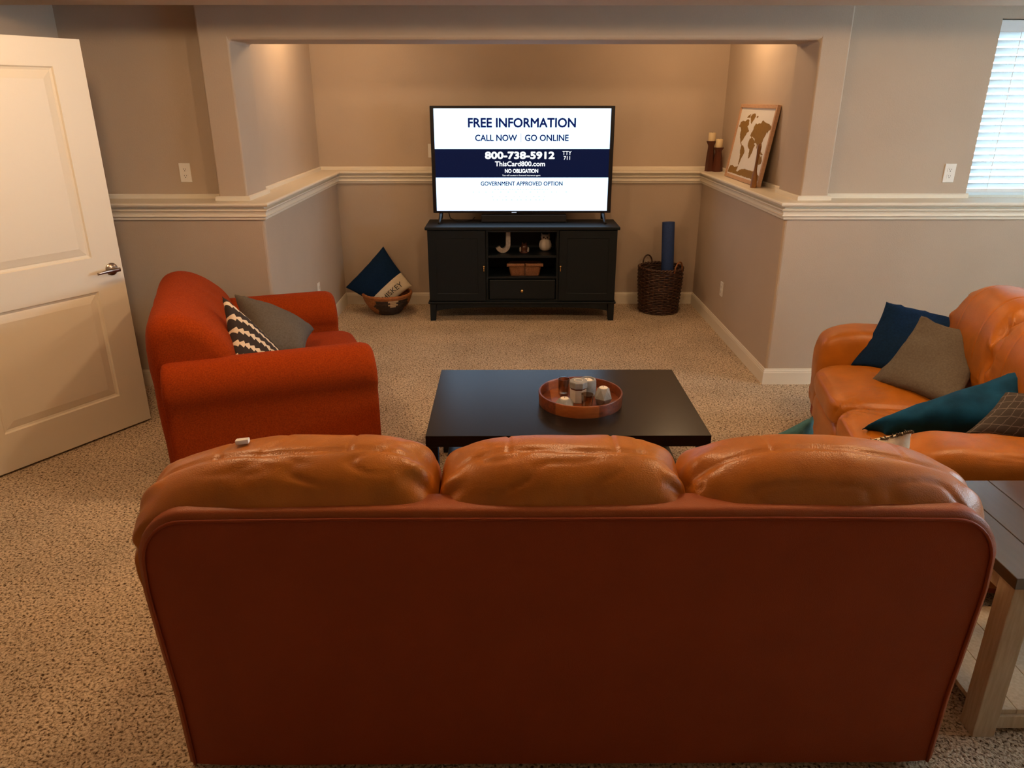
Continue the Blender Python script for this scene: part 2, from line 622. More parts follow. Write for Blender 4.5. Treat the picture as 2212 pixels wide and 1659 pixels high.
# framed opening: two square columns joined by a header
b = new()
pts = [(-1.765, LZ - .02), (-1.587, LZ - .02), (-1.587, 2.066), (1.787, 2.066), (1.787, LZ - .02), (1.961, LZ - .02),
       (1.961, CE), (-1.765, CE)]
fr = [b.verts.new((x, 4.66, z)) for x, z in pts]
bk = [b.verts.new((x, 5.04, z)) for x, z in pts]
n = len(pts)
for quad in ((0, 1, 2, 7), (2, 3, 6, 7), (3, 4, 5, 6)):
    b.faces.new([fr[i] for i in quad])
    b.faces.new([bk[i] for i in reversed(quad)])
for i in range(n):
    j = (i + 1) % n
    b.faces.new((fr[i], bk[i], bk[j], fr[j]))
struct('wall_opening_front', b, M['wall'], bevel=0.018)
b = new()
box(b, -1.78, -1.64, 4.95, 6.9, LZ - .02, CE + .01)
struct('wall_niche_left', b, M['wall'])
b = new()
box(b, 1.845, 1.98, 4.95, 6.9, LZ - .02, CE + .01)
struct('wall_niche_right', b, M['wall'])
b = new()
box(b, -1.78, 1.98, 6.745, 6.9, LZ - .02, CE + .01)
struct('wall_niche_back', b, M['wall'])

# outer walls (left wall with the open doorway, right wall with a second window, wall behind the camera)
b = new()
box(b, -2.75, -2.61, -2.2, 2.30, 0, CE)
box(b, -2.75, -2.61, 3.235, 7.0, 0, CE)
box(b, -2.75, -2.61, 2.30, 3.235, 2.045, CE)
box(b, -3.75, -3.65, 1.6, 3.9, 0, CE)
box(b, -3.75, -2.75, 1.5, 1.6, 0, CE)
box(b, -3.75, -2.75, 3.9, 4.0, 0, CE)
box(b, -3.75, -2.75, 1.5, 4.0, CE, CE + .1)
box(b, -3.75, -2.75, 1.5, 4.0, -.08, 0)
struct('wall_left', b, M['wall'])
b = new()
box(b, 5.0, 5.15, -2.2, 0.9, 0, CE)
box(b, 5.0, 5.15, 3.8, 5.0, 0, CE)
box(b, 5.0, 5.15, 0.9, 3.8, 0, LZ)
box(b, 5.0, 5.15, 0.9, 3.8, 2.19, CE)
struct('wall_right', b, M['wall'])
b = new()
box(b, -2.75, 5.15, -2.3, -2.2, 0, CE)
struct('wall_rear', b, M['wall'])
# second window, right wall
w2 = struct('window_2', (lambda q: (box(q, 5.04, 5.10, 0.90, 0.95, LZ, 2.19), box(q, 5.04, 5.10, 3.75, 3.80, LZ, 2.19), box(q, 5.04, 5.10, 0.95, 3.75, LZ, LZ + .05),
     box(q, 5.04, 5.10, 0.95, 3.75, 2.14, 2.19), box(q, 5.05, 5.09, 2.33, 2.37, LZ + .05, 2.14)) and q)(new()), M['vinyl'])
b = new()
box(b, 5.068, 5.072, 0.95, 3.75, LZ + .05, 2.14)
link('pane', b, M['pane'], w2)

# ledge: sill board (top slab with a rounded nose) and crown moulding below, mitred round the alcove
PATH = [(-2.61, YF), (XL, YF), (XL, YB), (XR, YB), (XR, YF), (5.0, YF)]
b = new()
NOSE = [(-0.30, LZ - .024), (0.030, LZ - .024), (0.036, LZ - .022), (0.041, LZ - .016), (0.042, LZ - .010), (0.039, LZ - .003),
        (0.032, LZ), (-0.30, LZ)]
sweep2d(b, PATH, NOSE)
struct('trim_1', b, M['trim'], smooth=False)
b = new()
CROWN = [(0.0, LZ - .024), (0.024, LZ - .024), (0.024, LZ - .036), (0.030, LZ - .040), (0.031, LZ - .046), (0.027, LZ - .050), (0.021, LZ - .056), (0.018, LZ - .066),
         (0.019, LZ - .074), (0.024, LZ - .080), (0.022, LZ - .084), (0.013, LZ - .086), (0.013, LZ - .100), (0.010, LZ - .104), (0.0, LZ - .104)]
# the gap between nose and moulding is a shadow line
CROWN = [(o if z < LZ - .038 else max(0.0, o - .016), z) for o, z in CROWN]
sweep2d(b, PATH, CROWN)
struct('trim_2', b, M['trim'])
# small base mould standing on the ledge along the upper walls and round the columns
SM = [(0, LZ), (0.016, LZ), (0.016, LZ + .020), (0.010, LZ + .027), (0, LZ + .027)]
b = new()
sweep2d(b, [(-2.61, 4.775), (-1.765, 4.775), (-1.765, 4.66), (-1.587, 4.66), (-1.587, 5.04), (-1.64, 5.04), (-1.64, 6.745), (1.845, 6.745),
            (1.845, 5.04), (1.787, 5.04), (1.787, 4.66), (1.961, 4.66), (1.961, 4.775), (WX0 + .012, 4.775)], SM)
sweep2d(b, [(WX1 - .012, 4.775), (5.0, 4.775)], SM)
struct('trim_3', b, M['trim'])

# baseboards
BP = [(0, 0), (0.013, 0), (0.013, .080), (0.011, .084), (0.011, .092), (0.008, .096), (0.006, .104), (0, .106)]


def baseboard(name, path):
    q = new()
    sweep2d(q, path, BP)
    return struct(name, q, M['trim'])


baseboard('baseboard_front_left', [(-2.61, YF), (XL, YF), (XL, YF + .03)])
baseboard('baseboard_alcove_left', [(XL, YF + .03), (XL, YB)])
baseboard('baseboard_alcove_back', [(XL, YB), (XR, YB)])
baseboard('baseboard_alcove_right', [(XR, YB), (XR, YF + .03)])
baseboard('baseboard_front_right', [(XR, YF + .03), (XR, YF), (5.0, YF)])
baseboard('baseboard_left', [(-2.61, 3.30), (-2.61, YF)])
baseboard('baseboard_right', [(5.0, YF), (5.0, -2.2)])

# doorway casing
b = new()
for y0, y1, z1 in ((2.23, 2.30, 2.115), (3.235, 3.305, 2.115)):
    box(b, -2.61, -2.594, y0, y1, 0, z1)
box(b, -2.61, -2.594, 2.30, 3.235, 2.045, 2.115)
struct('trim_4', b, M['trim'])


# ------------------------------------------------------------------ window with blind
def build_window():
    y = 4.90
    q = new()
    fw = 0.05
    box(q, WX0, WX0 + fw, y, y + .05, LZ, WZ1)
    box(q, WX1 - fw, WX1, y, y + .05, LZ, WZ1)
    box(q, WX0 + fw, WX1 - fw, y, y + .05, WZ1 - fw, WZ1)
    box(q, WX0 + fw, WX1 - fw, y, y + .05, LZ, LZ + fw)
    w = struct('window_1', q, M['vinyl'], bevel=.004)
    q = new()
    box(q, 3.71, 3.76, y + .005, y + .045, LZ + fw, WZ1 - fw)
    link('mullion', q, M['vinyl'], w)
    q = new()
    box(q, WX0 + fw, 3.71, y + .022, y + .026, LZ + fw, WZ1 - fw)
    link('pane', q, M['pane'], w)
    q = new()
    box(q, 3.76, WX1 - fw, y + .022, y + .026, LZ + fw, WZ1 - fw)
    link('pane', q, M['pane'], w)
    # drywall / sill board inside the opening
    q = new()
    box(q, WX0 + .001, WX1 - .001, 4.78, y, LZ - .018, LZ + .002)
    link('sill', q, M['trim'], w)


build_window()


def build_blind():
    bl = thing('window_blind', 'white horizontal-slat blind lowered in the window', 'blind', (0, 4.835, LZ))
    x0, x1 = WX0 + .006, WX1 - .006
    q = new()
    box(q, x0, x1, -.035, .035, 2.118 - LZ, 2.183 - LZ)
    link('headrail', q, M['vinyl'], bl, bevel=.004)
    q = new()
    box(q, x0, x1, -.026, .026, 1.202 - LZ, 1.222 - LZ)
    link('bottom_rail', q, M['vinyl'], bl, bevel=.004)
    # one slat, shared by all
    q = new()
    ring = []
    for k in range(7):
        t = -1 + k / 3
        ring.append((t * .025, .0022 * (1 - t * t)))
    ring += [(yy, zz - .0024) for yy, zz in reversed(ring)]
    ca, sa = math.cos(R(-38)), math.sin(R(-38))
    ring = [(yy * ca - zz * sa, yy * sa + zz * ca) for yy, zz in ring]
    loft(q, [[(x, yy, zz) for yy, zz in ring] for x in (x0, x1)])
    first = link('slat', q, M['slat'], bl)
    nsl = 21
    for k in range(nsl):
        o = first if k == 0 else first.copy()
        if k:
            COL.objects.link(o)
            o.parent = bl
        o.location = (0, 0, 1.244 - LZ + k * (2.105 - 1.244) / (nsl - 1))
    for x in (3.02, 3.52, 4.0, 4.47):
        q = new()
        tube(q, [(x, -.027, 1.21 - LZ), (x, -.027, 2.13 - LZ)], .0018, 6)
        tube(q, [(x, .027, 1.21 - LZ), (x, .027, 2.13 - LZ)], .0018, 6)
        link('ladder_cord', q, M['vinyl'], bl)


build_blind()


# ------------------------------------------------------------------ door leaf, swung open
def build_door():
    hinge = Vector((-2.561, 3.217, 0.012))
    ang = math.atan2(3.998 - 3.217, -2.087 + 2.561)
    Wd, Hd, T = 0.914, 2.012, 0.035
    # local x from hinge to latch, local -y faces the camera side
    d = empty('door_1', hinge, ang)
    d['kind'] = 'structure'
    d['label'] = 'cream two-panel interior door swung open behind the armchair'
    xs = [0, .155, Wd - .155, Wd]
    zs = [0, .196, .790, .968, 1.886, Hd]
    q = new()
    for s in (-1, 1):
        yf = 0.0 if s == -1 else T
        for i in range(3):
            for j in range(5):
                x0, x1, z0, z1 = xs[i], xs[i + 1], zs[j], zs[j + 1]
                if i == 1 and j in (1, 3):
                    steps = [(0, 0), (.006, .008), (.016, .011), (.022, .009), (.055, .002), (.060, .002)]
                    prev = None
                    for ins, dep in steps:
                        y = yf - s * dep
                        cur = [q.verts.new(p) for p in ((x0 + ins, y, z0 + ins), (x1 - ins, y, z0 + ins), (x1 - ins, y, z1 - ins), (x0 + ins, y, z1 - ins))]
                        if prev:
                            for k in range(4):
                                q.faces.new((prev[k], prev[(k + 1) % 4], cur[(k + 1) % 4], cur[k]))
                        prev = cur
                    q.faces.new(prev)
                else:
                    q.faces.new([q.verts.new(p) for p in ((x0, yf, z0), (x1, yf, z0), (x1, yf, z1), (x0, yf, z1))])
    for (xa, za, xb, zb) in ((0, 0, Wd, 0), (Wd, 0, Wd, Hd), (Wd, Hd, 0, Hd), (0, Hd, 0, 0)):
        q.faces.new([q.verts.new(p) for p in ((xa, 0, za), (xb, 0, zb), (xb, T, zb), (xa, T, za))])
    bmesh.ops.remove_doubles(q, verts=q.verts, dist=1e-5)
    link('door_leaf', q, M['door'], d)
    for s in (-1, 1):
        yf = 0.0 if s == -1 else T
        hx, hz = Wd - .062, .893
        q = new()
        rg = []
        for rr, yy in ((.033, 0), (.033, .006), (.027, .012), (.012, .016), (.0115, .045), (.0115, .052)):
            rg.append([(hx + rr * math.cos(2 * PI * k / 24), yf + s * yy, hz + rr * math.sin(2 * PI * k / 24)) for k in range(24)])
        loft(q, rg)
        h = link('door_handle', q, M['nickel'], d, smooth=True, auto=40)
        q = new()
        rg = []
        for k in range(13):
            t = k / 12
            x = hx + .018 - t * .125
            w = .011 - .004 * t
            yy = yf + s * (.050 + .004 * math.sin(t * PI))
            zz = hz - .004 * t + .004 * math.sin(t * 2.6)
            rg.append([(x, yy + .0055 * math.cos(a), zz + w * math.sin(a)) for a in [2 * PI * m / 10 for m in range(10)]])
        loft(q, rg)
        link('lever', q, M['nickel'], h, smooth=True)
    q = new()
    box(q, Wd - .0005, Wd + .0012, .006, .029, .845, .94)
    link('latch_plate', q, M['nickel'], d)


build_door()


# ------------------------------------------------------------------ wall outlets
def outlet(loc, rz, label):
    """Duplex outlet facing local -y."""
    t = thing('wall_outlet', label, 'outlet', loc, rz, None)
    q = new()
    box(q, -.035, .035, -.006, .001, -.057, .057)
    link('cover_plate', q, M['plate'], t, bevel=.003)
    for z in (-.0195, .0195):
        q = new()
        lr = []
        for yy in (-.0058, -.0085):
            lr.append([(.0165 * sgn_pow(math.cos(2 * PI * k / 20), .6), yy, z + .014 * sgn_pow(math.sin(2 * PI * k / 20), .6)) for k in range(20)])
        loft(q, lr)
        rc = link('receptacle', q, M['plate'], t)
        for x, w, h, dz in ((-.0063, .0022, .0085, .003), (.0063, .0022, .0070, .003), (0, .0048, .0048, -.0075)):
            q = new()
            box(q, x - w / 2, x + w / 2, -.0089, -.0080, z + dz - h / 2, z + dz + h / 2)
            link('slot', q, M['slot'], rc)
    q = new()
    lathe(q, [(.003, 0), (.003, .001)], 10)
    sc = link('screw', q, M['plate'], t)
    sc.rotation_euler = (R(90), 0, 0)
    sc.location = (0, -.006, 0)
    return t


outlet((-1.992, 4.775, 1.326), 0, 'white duplex outlet on the wall above the ledge, near the open door')
outlet((2.742, 4.775, 1.322), 0, 'white duplex outlet on the wall above the ledge, beside the window')
outlet((-.655, 6.745, 1.33), 0, 'white wall outlet half hidden behind the left edge of the television')
outlet((XR, 5.72, .355), R(-90), 'white outlet low on the right side wall of the alcove, near the wicker hamper')
outlet((XL, 5.68, .362), R(90), 'white outlet low on the left side wall of the alcove, behind the armchair')


# ------------------------------------------------------------------ TV console
def build_console():
    cx = .117
    t = thing('media_console', 'dark navy media console with two doors and open shelves under the television', 'cabinet', (cx, 6.07, 0))
    hw = .772
    P = M['navy_paint']
    # carcass: sides, bottom, back, dividers as one body
    q = new()
    box(q, -hw, -hw + .02, .0, .385, .165, .76)
    box(q, hw - .02, hw, .0, .385, .165, .76)
    box(q, -hw, hw, .375, .39, .165, .76)
    box(q, -hw, hw, .0, .385, .165, .183)
    box(q, -.300, -.280, .0, .38, .183, .76)
    box(q, .280, .300, .0, .38, .183, .76)
    box(q, -.28, .28, .0, .38, .358, .376)
    box(q, -.28, .28, .0, .03, .742, .76)
    link('carcass', q, P, t, bevel=.002)
    q = new()
    box(q, -hw - .018, hw + .018, -.022, .40, .760, .785)
    link('top_board', q, P, t, bevel=.006, bseg=3)
    q = new()
    box(q, -hw - .012, hw + .012, -.016, .388, .146, .166)
    link('base_moulding', q, P, t, bevel=.006)
    q = new()
    box(q, -.279, .279, .01, .37, .530, .550)
    link('shelf', q, P, t, bevel=.002)
    # apron with a shallow arch, and bracket feet
    q = new()
    prof = [(-hw + .05, .146), (-hw + .05, .085)]
    for k in range(25):
        u = -1 + k / 12
        x = u * (hw - .06)
        z = .085 + .03 * (1 - abs(u) ** 3) ** .5 * (1 if abs(u) < 1 else 0)
        prof.append((x, z))
    prof += [(hw - .05, .085), (hw - .05, .146)]
    loft(q, [[(x, y, z) for x, z in prof] for y in (-.004, .014)])
    link('apron', q, P, t)
    for sx in (-1, 1):
        for y in (-.004, .33):
            q = new()
            x0, x1 = sx * hw, sx * (hw - .062)
            rg = []
            for z, k in ((0, .72), (.05, .8), (.10, .92), (.147, 1.0)):
                xi = x0 + (x1 - x0) * k
                rg.append([(x0, y, z), (xi, y, z), (xi, y + .05, z), (x0, y + .05, z)])
            loft(q, rg)
            link('foot', q, P, t, bevel=.002)
    # doors: frame-and-panel
    for sx in (-1, 1):
        x0, x1 = (-hw + .004, -.302) if sx < 0 else (.302, hw - .004)
        z0, z1 = .176, .754
        q = new()
        xs = [x0, x0 + .062, x1 - .062, x1]
        zs = [z0, z0 + .06, z1 - .06, z1]
        for i in range(3):
            for j in range(3):
                if i == 1 and j == 1:
                    prev = None
                    for ins, dep in ((0, 0), (.003, .003), (.008, .0035), (.011, .003), (.03, .0025)):
                        cur = [q.verts.new(p) for p in ((xs[1] + ins, -.018 + dep, zs[1] + ins), (xs[2] - ins, -.018 + dep, zs[1] + ins),
                                                        (xs[2] - ins, -.018 + dep, zs[2] - ins), (xs[1] + ins, -.018 + dep, zs[2] - ins))]
                        if prev:
                            for k in range(4):
                                q.faces.new((prev[k], prev[(k + 1) % 4], cur[(k + 1) % 4], cur[k]))
                        prev = cur
                    q.faces.new(prev)
                else:
                    q.faces.new([q.verts.new(p) for p in ((xs[i], -.018, zs[j]), (xs[i + 1], -.018, zs[j]), (xs[i + 1], -.018, zs[j + 1]), (xs[i], -.018, zs[j + 1]))])
        for (xa, za, xb, zb) in ((x0, z0, x1, z0), (x1, z0, x1, z1), (x1, z1, x0, z1), (x0, z1, x0, z0)):
            q.faces.new([q.verts.new(p) for p in ((xa, -.018, za), (xb, -.018, zb), (xb, 0, zb), (xa, 0, za))])
        bmesh.ops.remove_doubles(q, verts=q.verts, dist=1e-5)
        dr = link('door', q, P, t)
        hx = -.315 if sx < 0 else .313
        q = new()
        lathe(q, [(.004, 0), (.004, .012), (.0085, .014), (.0095, .019), (.006, .024), (.001, .025)], 14)
        kb = link('door_knob', q, M['brass'], dr, smooth=True)
        kb.rotation_euler = (R(90), 0, 0)
        kb.location = (hx, -.018, .468)
        q = new()
        tube(q, [(hx, -.030, .462), (hx, -.034, .450), (hx, -.033, .430), (hx, -.030, .424)], [.003, .0042, .0042, .003], 8)
        link('drop_pull', q, M['brass'], dr, smooth=True)
    q = new()
    box(q, -.272, .272, -.016, .002, .190, .352)
    dw = link('drawer', q, P, t, bevel=.005)
    q = new()
    lathe(q, [(.005, 0), (.005, .012), (.012, .016), (.0135, .022), (.009, .028), (.001, .029)], 16)
    kb = link('drawer_knob', q, M['brass'], dw, smooth=True)
    kb.rotation_euler = (R(90), 0, 0)
    kb.location = (-.002, -.016, .264)
    return t


build_console()


# ------------------------------------------------------------------ television
def text_mesh(txt, x0, x1, z0, z1, y, bold=0.0):
    """Flat lettering scaled to the box x0..x1, z0..z1 (baseline to cap height) at depth y, facing -y."""
    cu = bpy.data.curves.new('lettering', 'FONT')
    cu.body = txt
    cu.size = 1.0
    cu.resolution_u = 3
    o = bpy.data.objects.new('lettering', cu)
    COL.objects.link(o)
    dg = bpy.context.evaluated_depsgraph_get()
    me = bpy.data.meshes.new_from_object(o.evaluated_get(dg))
    bpy.data.objects.remove(o)
    bpy.data.curves.remove(cu)
    xs = [v.co.x for v in me.vertices]
    ys = [v.co.y for v in me.vertices]
    a0, a1 = min(xs), max(xs)
    b0, b1 = min(ys), max(ys)
    w = bold
    for v in me.vertices:
        v.co = ((v.co.x - a0) / (a1 - a0) * (x1 - x0 - 2 * w) + x0 + w, y, (v.co.y - b0) / (b1 - b0) * (z1 - z0 - 2 * w) + z0 + w)
    if w:
        # heavier strokes: the same flat letters laid again, shifted by the stroke gain
        q = bmesh.new()
        for k in range(9):
            f0 = len(q.verts)
            q.from_mesh(me)
            q.verts.ensure_lookup_table()
            a = 2 * PI * k / 8
            for v in q.verts[f0:]:
                if k < 8:
                    v.co.x += w * math.cos(a)
                    v.co.z += w * math.sin(a)
                v.co.y += .00004 * k
        q.to_mesh(me)
        q.free()
    return me


def text_part(name, txt, box4, y, m, parent, bold=0.0):
    me = text_mesh(txt, *box4, y, bold)
    me.materials.append(m)
    o = bpy.data.objects.new(name, me)
    COL.objects.link(o)
    o.parent = parent
    return o


def build_tv():
    Y0 = 6.30
    t = thing('television', 'wide flat television on splayed feet showing a free information advertisement', 'television', (.117, Y0, .785))
    ox, oz = .117, .785

    def X(px):
        return -.590 + (px - 936) * .003673 - ox

    def Zz(py):
        return 1.681 - (py - 234) * .003612 - oz
    q = new()
    box(q, -.738, .738, 0, .045, .078, .914)
    link('casing', q, M['tv_black'], t, bevel=.004)
    x0, x1 = X(936), X(1320.5)
    z3, z2, z1, z0 = Zz(234.5), Zz(319.5), Zz(381.5), Zz(455.5)
    q = new()
    sb = box(q, x0, x1, -.003, .01, z2, z3)
    sc = link('screen', q, M['white_screen'], t)
    q = new()
    box(q, x0, x1, -.003, .01, z1, z2)
    link('screen_band', q, M['navy_screen'], t)
    q = new()
    box(q, x0, x1, -.003, .01, z0, z1)
    link('screen', q, M['white_screen'], t)
    y = -.0045

    def tx(s, xa, xb, ya, yb, m, bold=0.0):
        text_part('lettering', s, (X(xa), X(xb), Zz(yb), Zz(ya)), y, m, t, bold)
    tx('FREE INFORMATION', 1010, 1245, 254, 274.5, M['txt_navy'], .0028)
    tx('CALL NOW', 1025, 1117, 289, 303, M['txt_navy'], .0017)
    tx('GO ONLINE', 1134, 1230, 289, 303, M['txt_navy'], .0017)
    q = new()
    box(q, X(1125), X(1126), y - .0002, y + .0006, Zz(305), Zz(286.5))
    link('divider_line', q, M['txt_grey'], t)
    tx('800-738-5912', 1046, 1200, 325, 341.5, M['txt_white'], .0036)
    tx('TTY', 1217, 1237, 324, 332.5, M['txt_white'], .0005)
    tx('711', 1220, 1234, 335, 343, M['txt_white'], .0005)
    tx('ThisCard800.com', 1068, 1179, 346, 357, M['txt_white'], .0012)
    tx('NO OBLIGATION', 1090, 1164, 362.5, 371.5, M['txt_white'], .0014)
    tx('You will contact a licensed insurance agent', 1084, 1169, 375, 379.5, M['txt_white'], 0)
    tx('GOVERNMENT APPROVED OPTION', 1036, 1219, 390, 399.5, M['txt_navy'], .0011)
    # faint broken lines of fine print
    rnd = random.Random(3)
    q = new()
    for row, (xa, xb, n) in {407.5: (1066, 1190, 20), 413.5: (1010, 1235, 14), 424: (1060, 1190, 9), 431: (1060, 1185, 12)}.items():
        for k in range(n):
            a = xa + (xb - xa) * (k + rnd.random() * .5) / n
            box(q, X(a), X(a + 1.5 + rnd.random() * 2), y - .0002, y + .0006, Zz(row + .6), Zz(row - .4))
    fp = link('fine_print', q, M['txt_grey'], t)
    fp['kind'] = 'stuff'
    q = new()
    box(q, X(1105), X(1116), -.002, .001, Zz(460.2), Zz(458.6))
    link('maker_mark', q, M['txt_grey'], t)
    for sx in (-1, 1):
        q = new()
        xc = sx * .672
        for yy in (-.11, .15):
            a, bb = Vector((xc, .02, .085)), Vector((xc + sx * .012, yy, .006))
            d = (bb - a)
            rg = []
            for k in range(6):
                u = k / 5
                p = a + d * u
                w = .016 - .006 * u
                rg.append([(p.x + w * math.cos(a2), p.y + .012 * math.sin(a2), p.z) for a2 in [2 * PI * m / 8 for m in range(8)]])
            loft(q, rg)
        link('stand_foot', q, M['tv_black'], t, smooth=True)
    q = new()
    tube(q, [(-.62, .05, .10), (-.60, .03, .03), (-.54, .0, .012), (-.47, .03, .006), (-.42, .08, .005), (-.40, .16, .02)], .004, 7)
    link('power_cable', q, M['tv_black'], t, smooth=True)
    q = new()
    box(q, -.34, .37, -.01, .075, 0.0, .062)
    sbr = tag(link('soundbar', q, M['soundbar'], bevel=.008), 'dark cloth-covered soundbar lying under the television screen', 'soundbar')
    sbr.location = (.117, 6.30, .785)


build_tv()


# ------------------------------------------------------------------ things on the console shelves
def build_shelf_items():
    # the letter J
    t = new()
    path = [(.045, .178)]
    path += [(.045, .178 - .115 * k / 5) for k in range(1, 6)]
    for k in range(1, 13):
        a = -PI * k / 12 * .88
        path.append((.0 + .045 * math.cos(a), .063 + .050 * math.sin(a)))
    rg = []
    for i, (x, z) in enumerate(path):
        p0 = path[max(0, i - 1)]
        p1 = path[min(len(path) - 1, i + 1)]
        d = Vector((p1[0] - p0[0], p1[1] - p0[1])).normalized()
        nn = Vector((-d.y, d.x)) * .0185
        rg.append([(x + nn.x, -.016, z + nn.y), (x - nn.x, -.016, z - nn.y), (x - nn.x, .016, z - nn.y), (x + nn.x, .016, z + nn.y)])
    loft(t, rg)
    o = tag(link('letter_block', t, M['letter'], bevel=.002), 'whitewashed wooden letter J standing on the console shelf', 'letter')
    o.location = (-.045, 6.20, .550 + .0055)
    o.rotation_euler = (0, 0, R(12))
    # white owl
    g = thing('owl_figurine', 'white glazed ribbed owl figurine on the console shelf', 'figurine', (.315, 6.30, .550))
    q = new()
    lathe(q, [(.030, 0), (.044, .012), (.052, .035), (.052, .055), (.044, .080), (.033, .095), (.030, .098)], 40,
          fn=lambda a, z: 1 + .05 * abs(math.sin(a * 5)) * (1 if .01 < z < .09 else 0))
    link('body', q, M['white_glaze'], g, smooth=True)
    q = new()
    puff(q, (0, 0, .112), (.040, .036, .026), 14, 22, .8, .8)
    hd = link('head', q, M['white_glaze'], g, smooth=True)
    for sx in (-1, 1):
        q = new()
        tube(q, [(sx * .026, 0, .125), (sx * .033, 0, .145)], [.012, .002], 8)
        link('ear', q, M['white_glaze'], hd, smooth=True)
        q = new()
        puff(q, (sx * .015, -.033, .114), (.008, .005, .008), 8, 12, 1, 1)
        link('eye', q, M['brown_glaze'], hd, smooth=True)
    q = new()
    tube(q, [(0, -.034, .108), (0, -.042, .100)], [.004, .001], 6)
    link('beak', q, M['brown_glaze'], hd)
    # small brown figurine
    g = thing('owl_figurine', 'small dark brown owl figurine with pale wings, middle of the console shelf', 'figurine', (.135, 6.20, .550))
    q = new()
    lathe(q, [(.034, 0), (.034, .008), (.024, .012), (.030, .030), (.030, .050), (.022, .068), (.012, .076), (.001, .078)], 24)
    bd = link('body', q, M['brown_glaze'], g, smooth=True)
    for sx in (-1, 1):
        q = new()
        puff(q, (sx * .033, -.006, .028), (.009, .012, .022), 10, 12, 1, 1)
        link('wing', q, M['letter'], g, smooth=True)
        q = new()
        tube(q, [(sx * .012, 0, .070), (sx * .018, 0, .088)], [.007, .001], 6)
        link('ear', q, M['brown_glaze'], g)
    # brown lined storage basket
    g = thing('storage_basket', 'small brown woven storage basket on the lower console shelf', 'basket', (.140, 6.19, .376))
    q = new()
    rg = []
    for z, k in ((0, .86), (.04, .92), (.088, 1.0)):
        hx, hy = .140 * k, .095 * k
        rg.append([(hx * sgn_pow(math.cos(2 * PI * i / 40), .3), hy * sgn_pow(math.sin(2 * PI * i / 40), .3), z) for i in range(40)])
    rg2 = [[(x * .95, y * .95, z) for x, y, z in r] for r in (rg[2], rg[0])]
    rg2[1] = [(x, y, .01) for x, y, z in rg2[1]]
    loft(q, rg + rg2)
    link('body', q, M['basket_liner'], g, smooth=True, auto=50)
    for a, bq in ((-.150, -.004), (.004, .150)):
        q = new()
        rg = []
        for y, z, dz in ((-.090, .092, 0), (-.104, .090, 0), (-.108, .066, 0), (-.100, .062, 0), (-.094, .066, 0)):
            pass
        for k in range(9):
            x = a + (bq - a) * k / 8
            w = wrinkle(Vector((x, 0, 0)), .004, 30)
            rg.append([(x, -.088, .086), (x, -.090, .106 + w * .5), (x, -.104, .104 + w), (x, -.108, .082 + w), (x, -.100, .078 + w)])
        loft(q, rg)
        link('folded_rim', q, M['basket_liner'], g, smooth=True)
    q = new()
    box(q, -.003, .003, -.0965, -.080, .002, .088)
    link('seam_strip', q, M['wicker'], g)


build_shelf_items()


